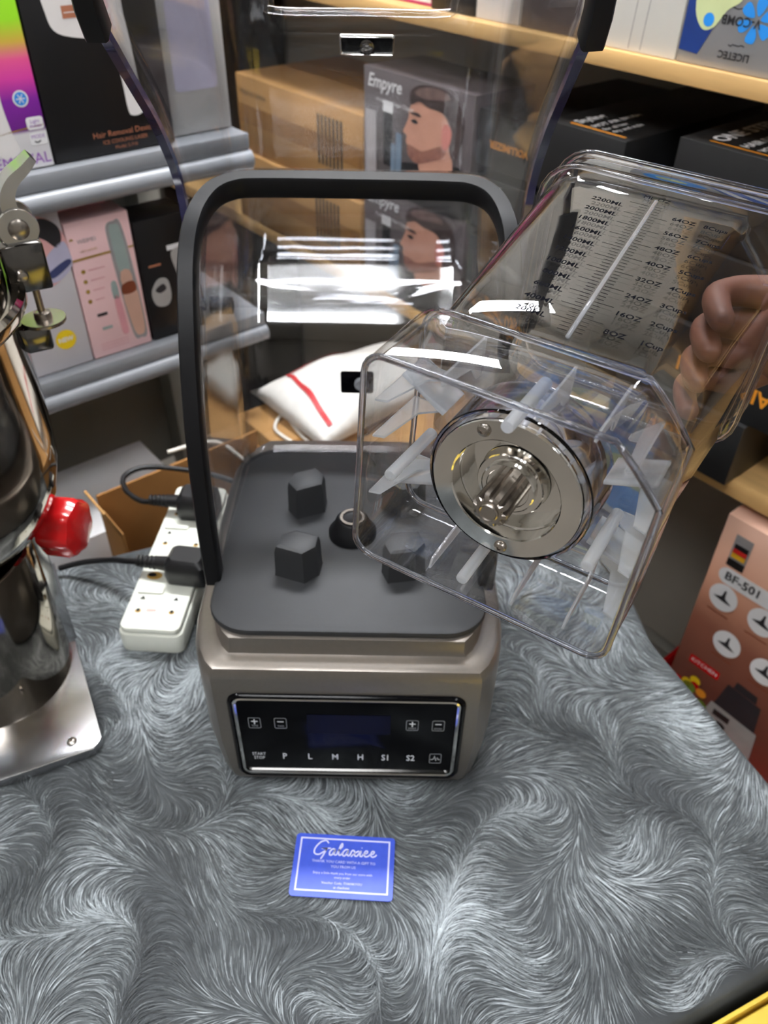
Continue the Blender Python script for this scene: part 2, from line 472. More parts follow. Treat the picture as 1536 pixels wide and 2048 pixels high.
# control panel on the vertical front
CPZ = .0815
FP = B @ Matrix.Translation((0, .3972, CPZ)) @ FRONT
def ring_frame(name, hx, hy, r, wd, h0, h1, m, parent, M):
    o_ = rrect(hx, hy, r, 6); i_ = rrect(hx - wd, hy - wd, max(.001, r - wd), 6); mid = rrect(hx - wd * .5, hy - wd * .5, r - wd * .5, 6)
    rings = [[(x, y, h0) for x, y in o_], [(x, y, (h0 + h1) * .6) for x, y in o_], [(x, y, h1) for x, y in mid], [(x, y, (h0 + h1) * .6) for x, y in i_], [(x, y, h0) for x, y in i_]]
    rings.append(rings[0])
    vs, fs = loft(rings, False, False)
    return mesh(name, vs, fs, m, parent, M, smooth=True, angle=50)
panel = prism('control_panel', rrect(.0955, .0565, .010, 6), -.002, .0012, m_black_gloss, bl, FP, bev=.0008)
ring_frame('panel_outer_rim', .0965, .0575, .011, .0045, -.001, .0035, m_black_gloss, bl, FP)
ring_frame('panel_chrome_rim', .0922, .0532, .0075, .0028, .001, .0032, m_chrome, bl, FP)
pr = Print(panel, T(0, 0, .0013) @ Matrix.Diagonal((1, 1.5, 1, 1)))
pr.rect('display_window', m_screen, -.033, .036, .004, .0213, 1)
def btn(x, y, sym, sub):
    bp = 'button_icon#%g%g' % (x, y)
    for a in (0,):
        o_ = rrect(.0052, .0048, .0014, 3, x, y); i_ = rrect(.0047, .0043, .0011, 3, x, y)
        n = len(o_); pr.add(bp, m_print_dim, o_ + i_, [(k, (k + 1) % n, n + (k + 1) % n, n + k) for k in range(n)], 1)
    if sym in '+-':
        pr.rect(bp, m_print_w, x - .0026, x + .0026, y + .0010, y + .0018, 1)
        if sym == '+': pr.rect(bp, m_print_w, x - .0005, x + .0005, y - .0010, y + .0036, 2)
        pr.text(bp, m_print_dim, sub, x, y - .0026, .0026, align='CENTER')
    else:
        pr.line(bp, m_print_w, [(x - .004, y - .001), (x - .002, y - .001), (x - .0008, y + .0024), (x + .0006, y - .0022), (x + .0018, y + .001), (x + .0026, y - .001), (x + .004, y - .001)], .0006, 1, smooth=False)
btn(-.0765, .0130, '+', 'TIME'); btn(-.0550, .0130, '-', 'TIME'); btn(.0540, .0130, '+', 'SPEED'); btn(.0755, .0130, '-', 'SPEED')
btn(.0755, -.0185, 'p', '')
for x, t in ((-.0545, 'P'), (-.0328, 'L'), (-.0110, 'M'), (.0108, 'H'), (.0325, 'S1'), (.0540, 'S2')):
    pr.text('button_letter#' + t, m_print_w, t, x, -.0185, .0078, align='CENTER', bold=.00008)
pr.text('button_letter#s', m_print_w, 'START', -.0765, -.0165, .0040, align='CENTER'); pr.text('button_letter#s', m_print_w, 'STOP', -.0765, -.0203, .0040, align='CENTER')
pr.done()

# ------------------------------------------------------------------ sound shield: fixed rear shell, gasket, opened lid
m_shell = clear('clear_shell_plastic', f0=.09, rough=.07)
m_lid = clear('clear_lid_plastic', f0=.06, rough=.05, haze=.004)
m_edge = mat('violet_tinted_plastic_edge', (48, 44, 84), .12, var=.25, scale=9, coat=.6)
def interp(pts, n):
    """resample a 2-d polyline smoothly to n stations"""
    P = smooth_path([(a, b, 0) for a, b in pts], 12); d = [0]
    for i in range(1, len(P)): d.append(d[-1] + (P[i] - P[i - 1]).length)
    out = []
    for k in range(n):
        t = d[-1] * k / (n - 1); i = 1
        while i < len(P) - 1 and d[i] < t: i += 1
        f_ = (t - d[i - 1]) / max(1e-9, d[i] - d[i - 1]); q = P[i - 1].lerp(P[i], f_); out.append((q.x, q.y))
    return out
def u_section(f, b, wf, wb, r=.028, ns=5, nc=6, nb=12):
    """U from the left rim (at f) round the back (at b) to the right rim; depth axis runs f -> b"""
    F_ = Vector((f[0], f[1])); Bk = Vector((b[0], b[1])); D = (Bk - F_).length
    rr = min(r, D * .8); rw = min(r, wb * .5)
    pts = []
    for k in range(ns):
        t = k / ns; pts.append((-wf + (wf - wb) * t * 1.0, t * (D - rr)))
    for k in range(nc):
        a = PI / 2 * k / nc; pts.append((-wb + rw * (1 - math.cos(a)), D - rr + rr * math.sin(a)))
    half = pts
    mid = [(-(wb - rw) + 2 * (wb - rw) * k / nb, D) for k in range(nb + 1)]
    full = half + mid + [(-x, d) for x, d in half[::-1]]
    u = (Bk - F_) / max(D, 1e-9)
    return [(x, F_.x + u.x * d, F_.y + u.y * d) for x, d in full]

fpts = [(.481, .1905), (.482, .23), (.487, .27), (.496, .312), (.510, .352), (.530, .393), (.556, .428), (.585, .449), (.628, .457)]
bpts = [(.652, .1905), (.656, .225), (.660, .265), (.662, .300), (.677, .322), (.697, .349), (.716, .376), (.733, .402), (.735, .425)]
fr_ = fpts + [(.629, .4572), (.6295, .4574), (.630, .4576)]
bk_ = bpts + [(.718, .443), (.68, .453), (.640, .458)]
rings = [u_section(f, b, .112, .107, .026) for f, b in zip(fr_, bk_)]
vs, fs = loft(rings, False, False, closed=False)
sh = mesh('rear_shell', vs, fs, m_shell, bl, B, smooth=True)
sm = sh.modifiers.new('wall', 'SOLIDIFY'); sm.thickness = .003; sm.offset = 0
# moulded ribs near the front edge of the side walls
for sgn in (-1, 1):
    for off in (.012, .018, .024):
        path = smooth_path([(sgn * .1125, f[0] + off, f[1]) for f in fpts[:7]], 4)
        vs, fs = sweep(path, circ(.0016, 6)); mesh('shell_rib', vs, fs, m_shell, bl, B, smooth=True)
# gasket loop
half = [(.113, .478, .186), (.113, .479, .23), (.1135, .484, .27), (.114, .493, .312), (.1145, .507, .352), (.115, .527, .393), (.1155, .553, .428), (.1135, .580, .447), (.106, .608, .456), (.092, .624, .459), (.07, .629, .4595)]
path = smooth_path([(-x, y, z) for x, y, z in half] + [(0, .630, .4595)] + half[::-1], 5)
secn = [(-.0062, -.005), (-.005, -.0066), (.005, -.0066), (.0062, -.005), (.0062, .005), (.005, .0066), (.0015, .0066), (0, .0052), (-.0015, .0066), (-.005, .0066), (-.0062, .005)]
vs, fs = sweep(path, [(a * 1.05, b * 1.25) for a, b in secn], up=(0, 1, 0))
mesh('gasket', vs, fs, m_gasket, bl, B, smooth=True, angle=50)
# lock plate on the back wall of the shell
lk = box('lock_plate', -.0155, .0155, .6565, .6605, .258, .281, m_black_gloss, bl, B, bev=.002)
vs, fs = lathe([(.0065, 0), (.0065, .003), (.005, .004), (.003, .003)], 20)
mesh('lock_button', vs, fs, m_print_dim, lk, T(.004, .6565, .2695) @ Matrix.Rotation(PI / 2, 4, 'X'), smooth=True, angle=40)

# opened lid (a tub on its hinge, rim towards the front)
lid_f = interp([(.676, .335), (.664, .36), (.661, .39), (.661, .42), (.655, .452), (.637, .48), (.61, .51), (.577, .538), (.548, .563), (.528, .582), (.522, .61), (.52, .66), (.50, .72), (.46, .76)], 30)
lid_b = interp([(.742, .335), (.762, .36), (.780, .395), (.790, .43), (.795, .465), (.793, .50), (.785, .535), (.768, .57), (.745, .605), (.715, .64), (.68, .675), (.64, .71), (.58, .755), (.49, .785)], 30)
rings = []
for k, (f, b) in enumerate(zip(lid_f, lid_b)):
    t = k / 29
    rings.append(u_section(f, b, .139, .116 + .012 * t, .04, ns=6, nc=7, nb=16))
vs, fs = loft(rings, False, False, closed=False)
nper = len(rings[0])
K0 = 11                                   # station where the hand slot starts
def slot(fa):
    js = [i % nper for i in fa]; ks = [i // nper for i in fa]
    return min(ks) >= K0 and max(ks) <= 18 and all(abs(vs[i][0]) <= .0805 for i in fa)
fs2 = [f for f in fs if not slot(f)]
# floor of the tub at the hinge end
n0 = list(range(nper)); fs2.append(tuple(n0[::-1]))
lid = mesh('lid', vs, fs2, m_lid, bl, B, smooth=True)
sm = lid.modifiers.new('wall', 'SOLIDIFY'); sm.thickness = .003; sm.offset = 0
# slot rim
sx = max(abs(v[0]) for i, v in enumerate(vs) if abs(v[0]) <= .0805)
def lidback(k): return rings[k][nper // 2]
rim_pts = []
for x, k, e in ((-sx, 17, 0), (-sx, K0 + 2, 0), (-sx * .97, K0 + .4, 0), (-sx * .86, K0, 0), (0, K0, 0), (sx * .86, K0, 0), (sx * .97, K0 + .4, 0), (sx, K0 + 2, 0), (sx, 17, 0), (sx * .9, 18, 0), (-sx * .9, 18, 0)):
    k0 = int(k); a = lidback(k0); b = lidback(min(29, k0 + 1)); t = k - k0
    rim_pts.append((x, a[1] + (b[1] - a[1]) * t - .001, a[2] + (b[2] - a[2]) * t))
tube('slot_rim', rim_pts, .0032, m_lid, lid, closed=True)
# rim edge strips and the black gasket on the free end
for sgn in (-1, 1):
    path = [Vector((sgn * .1395, f[0] - .002, f[1])) for f in lid_f[:20]]
    vv, ff = sweep(path, [(-.003, -.003), (.003, -.003), (.003, .003), (-.003, .003)], up=(1, 0, 0)); mesh('rim_edge', vv, ff, m_edge, lid, smooth=True, angle=40)
gp = [(-.1415, f[0] - .004, f[1]) for f in lid_f[17:]]
path = [Vector(p) for p in gp] + [Vector((-.12, .452, .768)), Vector((0, .45, .77)), Vector((.12, .452, .768))] + [Vector((-p[0], p[1], p[2])) for p in gp[::-1]]
vv, ff = sweep(path, [(a * 1.1, b * 1.25) for a, b in secn], up=(0, 1, 0)); mesh('lid_gasket', vv, ff, m_gasket, lid, smooth=True, angle=50)
# latch window on the lid
kk = 10; q = [(a + b * 3) / 4 for a, b in zip(lidback(9), lidback(10))]; qa, qb = lidback(kk - 1), lidback(kk + 1)
tn = Vector((0, qb[1] - qa[1], qb[2] - qa[2])).normalized(); xn = Vector((1, 0, 0)); nn = xn.cross(tn)
LMx = Matrix(((1, tn.x, nn.x, .006), (0, tn.y, nn.y, q[1] - .004), (0, tn.z, nn.z, q[2]), (0, 0, 0, 1)))
la = prism('latch_plate', rrect(.0225, .0075, .001, 2), -.002, .001, m_black_gloss, lid, LMx)
ring_frame('latch_rim', .0235, .0085, .002, .0022, 0, .003, m_chrome, la, None)
vv, ff = lathe([(.006, 0), (.006, .003), (.004, .004), (.001, .0035)], 20); mesh('latch_button', vv, ff, m_dchrome, la, T(0, 0, .001), smooth=True, angle=40)
for sgn in (-1, 1):
    vv, ff = lathe([(.008, -.010), (.008, .010)], 16)
    mesh('hinge', vv, ff, m_gasket, lid, T(sgn * .128, .70, .325) @ Matrix.Rotation(PI / 2, 4, 'Y'), smooth=True, angle=40)

# ------------------------------------------------------------------ clear jar held on its side, base towards the camera
m_jar = clear('clear_polycarbonate', tint=(.955, .958, .966), rough=.012, f0=.075)
m_jglass = glass('solid_polycarbonate', ior=1.5, col=(.92, .93, .97))
m_frost = glass('frosted_polycarbonate', rough=.15, ior=1.35, haze=.20)
m_pin = glass('frosted_pin', rough=.3, ior=1.3, haze=.30)
m_ink = mat('dark_scale_ink', (10, 10, 16), .9, var=0, spec=.05)
ex = Vector((.8630, -.5020, -.0530)).normalized(); nz_ = Vector((-.502, -.865, .009)); nz_ = (nz_ - ex * nz_.dot(ex)).normalized(); ey = nz_.cross(ex)
JS = .90; JC = Vector((.051 * JS, .303 * JS, H + (.412 - H) * JS))
jar = thing('blender_jar', 'clear plastic blender jar held sideways with steel drive hub showing', 'jar')
jar.matrix_world = Matrix(((ex.x, ey.x, nz_.x, JC.x), (ex.y, ey.y, nz_.y, JC.y), (ex.z, ey.z, nz_.z, JC.z), (0, 0, 0, 1))) @ Matrix.Scale(JS, 4)
def jring(hx, hy, z, r=.010, ch=.026, n=5, yn=None):
    yn = hy if yn is None else yn
    pts = []
    # +x+y corner is cut off by a chamfer; the other three are rounded
    a = Vector((hx, hy - ch)); b = Vector((hx - ch, hy)); q = ch * .12
    for k in range(n + 1):
        t = k / n; p = a.lerp(b, t); bulge = q * 4 * t * (1 - t) * .35
        pts.append((p.x + bulge * .7, p.y + bulge * .7))
    for sx, sy, a0 in ((-1, 1, 90), (-1, -1, 180), (1, -1, 270)):
        for k in range(n + 1):
            an = math.radians(a0 + 90 * k / n)
            pts.append((sx * (hx - r) + r * math.cos(an), (hy - r if sy > 0 else -(yn - r)) + r * math.sin(an)))
    return [(x, y, z) for x, y in pts]
TOPH = .0897
R_ = [jring(.030, .028, -.0575, .02, .018), jring(.0715, .0610, -.0570, .010, .024), jring(.0732, .0627, -.053, .0105, .0252), jring(.0738, .0632, -.0015, .0108, .0258),
      jring(.0741, .0636, -.0003, .0108, .026), jring(.0750, .0643, 0, .011, .0262), jring(.0757, .0650, -.0010, .011, .0264), jring(.0768, .0672, -.050, .012, .0275), jring(.0762, .0672, -.0545, .012, .0275),
      jring(.0735, .0655, -.0590, .013, .0275), jring(.0690, .0640, -.0625, .014, .0272, yn=.0610), jring(.0690, .0655, -.068, .015, .0272, yn=.0605),
      jring(.0720, .0717, -.110, .017, .030, yn=.0615), jring(.0755, .0790, -.160, .019, .035, yn=.0630), jring(.0795, .0870, -.215, .022, .038, yn=.0650), jring(.0805, .0895, -.232, .022, .036, yn=.0660),
      jring(.0840, .0925, -.2345, .024, .027, yn=.0692), jring(.0852, .0937, -.2365, .024, .027, yn=.0704), jring(.0852, .0938, -.2385, .024, .027, yn=.0704), jring(.0840, .0929, -.2405, .024, .027, yn=.0692),
      jring(.0846, .0945, -.262, .024, .027, yn=.0698), jring(.0856, .0955, -.2645, .024, .027, yn=.0708), jring(.0856, .0955, -.2675, .024, .027, yn=.0708), jring(.0842, .0942, -.269, .024, .027, yn=.0694), jring(.0824, .0923, -.268, .023, .027, yn=.0678),
      jring(.0816, .0905, -.240, .022, .034, yn=.0668), jring(.0778, .0852, -.215, .021, .038, yn=.0632), jring(.0738, .0773, -.160, .018, .035, yn=.0612), jring(.0703, .0700, -.110, .016, .030, yn=.0597),
      jring(.0668, .0630, -.071, .014, .0268, yn=.0585), jring(.0620, .0585, -.0620, .018, .026, yn=.0560), jring(.050, .048, -.0605, .02, .022), jring(.028, .026, -.0600, .012, .014)]
vs, fs = loft(R_)
mesh('jar_body', vs, fs, m_jar, jar, smooth=True, angle=42)
for nm_, rg_, rad in (('skirt_rim', jring(.0750, .0643, -.0006, .011, .0262), .0018), ('flange_bead', jring(.0850, .0935, -.2372, .024, .027, yn=.0702), .0017), ('mouth_bead', jring(.0852, .0950, -.2665, .024, .027, yn=.0702), .0022), ('shoulder_bead', jring(.0735, .0650, -.0585, .013, .0275), .0018)):
    vs, fs = sweep([Vector(p) for p in rg_], circ(rad, 8), closed=True); mesh(nm_, vs, fs, m_jglass, jar, smooth=True)
# steel hub
vs, fs = lathe([(.0405, -.0545), (.0412, -.052), (.0412, -.0212), (.0406, -.0200), (.0305, -.0198), (.0298, -.0205), (.0298, -.0300), (.0290, -.0305), (.0290, -.0345), (.0195, -.0347), (.0190, -.0340), (.0185, -.0270), (.0178, -.0262), (.0150, -.0262), (.0148, -.0240), (.0140, -.0234), (.0118, -.0234), (.0115, -.0240), (.0060, -.0240)], 64)
hub = mesh('drive_hub', vs, fs, m_chrome, jar, smooth=True, angle=32)
# splined shaft
def gear(n, r0, r1, z, k=1.):
    out = []
    for i in range(n):
        for da, r in ((-.34, r0), (-.22, r1), (.22, r1), (.34, r0)):
            a = 2 * PI * (i + da) / n; out.append((r * k * math.cos(a), r * k * math.sin(a), z))
    return out
vs, fs = loft([gear(10, .0074, .0097, -.024), gear(10, .0074, .0097, -.0035), gear(10, .0074, .0090, -.0018), gear(10, .0070, .0073, -.0010, .98)])
mesh('splined_shaft', vs, fs, m_steel, hub, smooth=True, angle=30)
vs, fs = lathe([(.0052, -.003), (.0052, -.0004), (.0046, .0002), (.0040, -.0003)], 24)
mesh('shaft_tip', vs, fs, m_steel, hub, smooth=True, angle=30)
for x, y in ((-.0165, .0318), (.0040, -.0358)):
    vs, fs = lathe([(.0036, 0), (.0036, .0008), (.0028, .0019), (.0012, .0023), (.0011, .0012), (.0004, .0010)], 18)
    mesh('hub_screw', vs, fs, m_steel, hub, T(x, y, -.0199), smooth=True, angle=40)
# clear collar round the hub
vs, fs = lathe([(.0435, -.0545), (.0455, -.0545), (.0452, -.024), (.0446, -.0232), (.0436, -.0232), (.0430, -.024), (.0428, -.0545)], 56)
n_ = 56; fs = fs[:-2] + [(6 * n_ + k, 6 * n_ + (k + 1) % n_, (k + 1) % n_, k) for k in range(n_)]
mesh('hub_collar', vs, fs, m_jglass, jar, smooth=True, angle=35)
# four round feet pins and the thin fins round the skirt
for x, y in ((-.0585, -.0065), (-.0005, .0485), (.0525, -.0110), (-.0090, -.0560)):
    vs, fs = lathe([(.0034, -.052), (.0034, -.006), (.0031, -.0048), (.0022, -.0042), (.001, -.0042)], 18)
    mesh('foot_pin', vs, fs, m_pin, jar, T(x, y, 0), smooth=True, angle=40)
def fin(x, y, ang, ln, z0=-.008, th=.0013):
    """gusset standing on the skirt wall at (x, y), reaching ln inwards along ang"""
    p = [(0, z0), (0, -.0535), (ln, -.0535), (ln, -.0480), (ln * .55, -.040), (.006, z0 - .002)]
    c = T(x, y, 0) @ RZ(ang) @ Matrix(((1, 0, 0, 0), (0, 0, -1, 0), (0, 1, 0, 0), (0, 0, 0, 1)))
    prism('fin', p, -th / 2, th / 2, m_frost, jar, c, smooth=False)
hw, hh = .0722, .0618
for x in (-.036, .012): fin(x, hh, -PI / 2, .022, -.005)
fin(.040, hh, -PI / 2 - .1, .024, -.005)
for x in (-.030, .020, .050): fin(x, -hh, PI / 2, .017)
for y in (.034, -.026): fin(-hw, y, 0, .024)
fin(-hw, .012, 0, .018)
for y in (.018, -.010, -.040): fin(hw, y, PI, .022)
fin(.0595, .0490, -PI * .75, .018)
# two bridges from collar to skirt on each side
for x, y, a, l in ((-.0435, .024, 2.62, .030), (.0440, .020, .35, .026), (.0450, -.018, -.3, .026), (-.044, -.022, -2.75, .027)):
    o = box('web', 0, l, -.0009, .0009, -.0540, -.030, m_frost, jar, T(x, y, 0) @ RZ(a), bev=.0004)
# handle at the cut corner side
hp = [(.060, .064, -.225), (.082, .086, -.226), (.106, .108, -.215), (.112, .114, -.185), (.110, .110, -.145), (.098, .098, -.115), (.074, .076, -.108), (.052, .052, -.110)]
# level ridge and printed scale on the upper face
def topy(z): return .0652 + (-z - .066) * (TOPH - .0652) / (.232 - .066)
vs, fs = sweep([Vector((.0 - .006 * (-z - .07) / .15, topy(z) + .0006, z)) for z in (-.07, -.11, -.16, -.222)], circ(.0012, 8), up=(0, 1, 0)); mesh('centre_ridge', vs, fs, m_frost, jar, smooth=True)
sl = (TOPH - .0652) / (.232 - .066); cs = 1 / math.sqrt(1 + sl * sl)
SM = Matrix(((1, 0, 0, 0), (0, sl * cs, cs, topy(-.07) + .0010), (0, -cs, sl * cs, -.07), (0, 0, 0, 1)))
sp = Print(jar, SM)
L0 = .148
for i in range(1, 45):
    y = i * L0 / 45; big = i % 4 == 0
    x0 = -.006 * y / .15
    sp.rect('scale_tick#%d' % (i % 2), m_ink, x0 - (.0135 if big else .007), x0 - .002, y - .00022, y + .00022)
    sp.rect('scale_tick#%d' % (i % 2), m_ink, x0 + .002, x0 + (.0125 if i % 5 == 0 else .006), y + .001, y + .00145)
for k in range(11):
    y = .010 + k * .0128; x0 = -.006 * y / .15
    sp.text('scale_figures#l', m_ink, '%dML' % (200 * (k + 1)), x0 - .0160, y, .0060, align='RIGHT', bold=.00012)
for k in range(8):
    y = .012 + k * .0178; x0 = -.006 * y / .15
    sp.text('scale_figures#r', m_ink, '%dOZ' % (8 * (k + 1)), x0 + .0145, y, .0056, bold=.00012)
    sp.text('scale_figures#c', m_ink, '%dCups' % (k + 1) if k else '1Cup', x0 + .0330, y, .0054, bold=.00012)
sp.text('scale_figures#t', m_ink, 'ML OZ', -.006, .1545, .0055, align='CENTER')
sp.done()
for o in jar.children:
    if o.name.split('.')[0] in ('scale_tick', 'scale_figures'): o['kind'] = 'stuff'

# ------------------------------------------------------------------ hand on the jar rim
m_skin = mat('brown_skin', (104, 66, 52), .5, var=.12, scale=60, bump=.15, bscale=250)
def J(x, y, z): return jar.matrix_world @ Vector((x, y, z))
def skin_figure():
    V = []; E_ = []; Rr = []
    def add(p, r, prev=None):
        V.append(p); Rr.append(r)
        if prev is not None: E_.append((prev, len(V) - 1))
        return len(V) - 1
    def J(x, y, z): return jar.matrix_world @ Vector((x - .010, y + .026, z))
    el = add(J(.26, -.02, -.42), .042); m1 = add(J(.19, -.03, -.385), .036, el); wr = add(J(.135, -.036, -.345), .027, m1)
    pm = add(J(.108, -.034, -.322), .026, wr)
    for i, (dy, r, ln) in enumerate(((.022, .0092, 1.), (-.002, .0098, 1.08), (-.026, .0094, 1.0), (-.048, .0082, .85))):
        y = -.028 + dy
        k0 = add(J(.082, y, -.306), .0125, pm)
        a = add(J(.060, y + .001, -.298 + .004), r * 1.08, k0)
        b = add(J(.050, y + .002, -.272 + (1 - ln) * -.01), r, a)
        c = add(J(.058, y + .003, -.246), r * .92, b)
        add(J(.066, y + .003, -.230), r * .8, c)
    t0 = add(J(.116, .004, -.305), .0135, pm); t1 = add(J(.118, .020, -.278), .0115, t0); t2 = add(J(.108, .026, -.252), .010, t1); add(J(.1015, .027, -.236), .0085, t2)
    me = bpy.data.meshes.new('person'); me.from_pydata(V, E_, []); me.update()
    o = link('person', me, m_skin)
    sk = o.modifiers.new('skin', 'SKIN'); sk.use_smooth_shade = True
    for i, r in enumerate(Rr): me.skin_vertices[0].data[i].radius = (r, r)
    for i in range(len(Rr)): me.skin_vertices[0].data[i].use_root = (i == 0)
    ss = o.modifiers.new('sub', 'SUBSURF'); ss.levels = 2; ss.render_levels = 2
    bpy.context.view_layer.update()
    dg = bpy.context.evaluated_depsgraph_get(); dg.update()
    m2 = bpy.data.meshes.new_from_object(o.evaluated_get(dg))
    o.modifiers.clear(); o.data = m2
    if not m2.materials: m2.materials.append(m_skin)
    tag(o, 'bare hand and forearm gripping the rim of the clear jar', 'person')
    return o
skin_figure()

# ------------------------------------------------------------------ blue gift card
m_card = mat('blue_card', (62, 88, 205), .45, var=.06, scale=120)
m_card_ink = mat('pale_card_ink', (212, 214, 250), .5, var=0)
card = thing('gift_card', 'blue gift card with white script lettering lying on the fur cloth', 'card', (-.029, .3255, .0030), math.radians(-2.4))
prism('card_body', rrect(.0425, .027, .0032, 5), 0, .0009, m_card, card)
cp = Print(card, T(0, 0, .0010))
o_ = [(-.0385, -.0225), (.0385, -.0225), (.0385, .0235), (-.0385, .0235)]; i_ = [(-.0372, -.0212), (.0372, -.0212), (.0372, .0222), (-.0372, .0222)]
cp.add('border_line', m_card_ink, o_ + i_, [(k, (k + 1) % 4, 4 + (k + 1) % 4, 4 + k) for k in range(4)], 1)
def script(pts, w=.0012): cp.line('script_title', m_card_ink, [(-.0270 + x * .0056, .0085 + y * .0052) for x, y in pts], w, 1)
script([(2.3, 2.0), (1.9, 2.45), (1.1, 2.2), (.35, 1.2), (.25, .3), (.9, .05), (1.7, .6), (2.1, 1.15), (1.3, 1.05)]); script([(1.3, 1.12), (2.7, 1.2)], .0010); script([(2.1, 1.15), (1.6, -.1), (1.3, -.7)])
def la_(x): script([(x + .9, 1.0), (x + .5, 1.1), (x + .1, .6), (x + .1, .1), (x + .45, .1), (x + .9, 1.0), (x + .75, .25), (x + 1.05, .1), (x + 1.3, .5)])
la_(2.5); script([(3.7, .5), (4.4, 1.6), (4.35, 2.1), (4.05, 1.4), (3.95, .3), (4.2, .1), (4.5, .5)]); la_(4.5)
script([(5.75, .5), (6.0, 1.0), (6.3, .9), (6.4, .2), (6.7, .1), (7.0, .5)]); script([(7.0, 1.0), (6.3, .5), (5.85, -.05)])
script([(7.0, .5), (7.3, 1.0), (7.2, .2), (7.45, .1), (7.7, .5)]); script([(7.38, 1.5), (7.45, 1.55)])
for x in (7.7, 8.7): script([(x, .5), (x + .5, .65), (x + .6, 1.0), (x + .3, 1.0), (x + .1, .45), (x + .35, .08), (x + .75, .2), (x + 1.0, .5)])
for t, y, sz in (('THANK YOU CARD WITH A GIFT TO', .0030, .0032), ('YOU FROM US', -.0012, .0032), ('Enjoy a little thank you from our store with', -.0068, .0028), ('every order', -.0103, .0028), ('Voucher Code: THANKYOU', -.0150, .0028), ('at checkout', -.0186, .0028)):
    cp.text('small_print', m_card_ink, t, 0, y, sz, align='CENTER', layer=1)
cp.done()
for o in card.children:
    if o.name.startswith(('small_print', 'script_title')): o['kind'] = 'stuff'

# ------------------------------------------------------------------ power strip, plugs, cables
m_strip = mat('aged_white_plastic', (232, 234, 222), .4, var=.05, scale=30)
m_burn = mat('scorch_brown', (190, 150, 70), .6, var=.3, scale=200)
m_hole = mat('black_hole', (12, 11, 10), .7, var=0)
m_blackp = mat('black_plastic', (20, 20, 22), .42, var=.1, scale=90)
m_red_ink = mat('red_ink', (190, 60, 60), .6, var=0)
ps = thing('power_strip', 'worn white power strip with a scorched socket beside the blender', 'power strip', (-.2355, .675, .002), math.radians(-3))
prism('strip_base', rrect(.034, .122, .010, 6), 0, .026, m_strip, ps, bev=.002)
prism('strip_top', rrect(.032, .120, .009, 6), .026, .034, m_strip, ps, bev=.0025)
sq = Print(ps, T(0, 0, .0342))
for k, cy in enumerate((-.088, -.035, .018, .071)):
    for sgn in (-1, 1):
        sq.poly('earth_slot#%d%d' % (k, sgn), m_hole, [(sgn * .018 + a, cy + .012 + b) for a, b in ((-.0028, -.002), (.0028, -.002), (0, .003))], 2)
        big = (k == 1 and sgn < 0)
        sq.disc('scorch_mark#%d%d' % (k, sgn), m_burn, sgn * .018 + (.003 if big else 0), cy - .007, .0085 if big else .0032, .006 if big else .0026, 1)
        sq.disc('socket_hole#%d%d' % (k, sgn), m_hole, sgn * .018, cy - .006, .0048 if big else .0018, .0030 if big else .0022, 2)
    prism('socket_ridge', rrect(.014, .004, .002, 3, -.012, cy + .022), .0335, .0365, m_strip, ps, bev=.0008)
sq.text('strip_mark', m_red_ink, '250V', -.004, -.094, .005, align='CENTER')
sq.done()
def plug(x, y, z, a, label, pts):
    t = thing('power_plug', label, 'plug', (x, y, z), a); t.scale = (1.25, 1.25, 1.25)
    vs, fs = loft([[(px, py * .8, 0) for px, py in rrect(.019, .016, .006)], [(px, py, .010) for px, py in rrect(.019, .016, .006)], [(px * .94, py * .9, .022) for px, py in rrect(.019, .016, .006)], [(px * .7, py * .6, .027) for px, py in rrect(.019, .016, .006)]])
    mesh('plug_body', vs, fs, m_blackp, t, smooth=True, angle=40)
    vs, fs = loft([[(-.012, py * .8, .012 + pz * .8) for py, pz in circ(.010, 10)], [(-.030, py * .6, .012 + pz * .6) for py, pz in circ(.010, 10)], [(-.048, py * .4, .010 + pz * .4) for py, pz in circ(.010, 10)]])
    sr = mesh('strain_relief', vs, fs, m_blackp, t, smooth=True, angle=40)
    for k in range(5):
        vs, fs = lathe([(.0060 - .0003 * k, -.001), (.0066 - .0003 * k, 0), (.0060 - .0003 * k, .001)], 12)
        mesh('relief_rib', vs, fs, m_blackp, sr, T(-.031 - .004 * k, 0, .0115) @ Matrix.Rotation(PI / 2, 4, 'Y'), smooth=True)
    M_ = Matrix.Translation((x, y, z)) @ RZ(a) @ Matrix.Scale(1.25, 4)
    inv = M_.inverted()
    tube('cable', [inv @ Vector(p) for p in pts], .0027, m_blackp, t, n=8)
p0 = Vector((-.222, .640, .0365))
plug(-.212, .633, .0375, math.radians(-8), 'black plug in the power strip with its cable running to the grinder',
     [(-.266, .6415, .0500), (-.285, .646, .046), (-.31, .660, .034), (-.345, .668, .022), (-.375, .668, .012)])
plug(-.222, .742, .0375, math.radians(-5), 'black plug at the far end of the strip with a looped cable',
     [(-.276, .7470, .0500), (-.295, .752, .046), (-.318, .772, .045), (-.328, .80, .045), (-.310, .82, .045), (-.27, .822, .043), (-.215, .815, .038), (-.15, .80, .02), (-.11, .775, .012), (-.085, .740, .0075), (-.075, .712, .0075)])

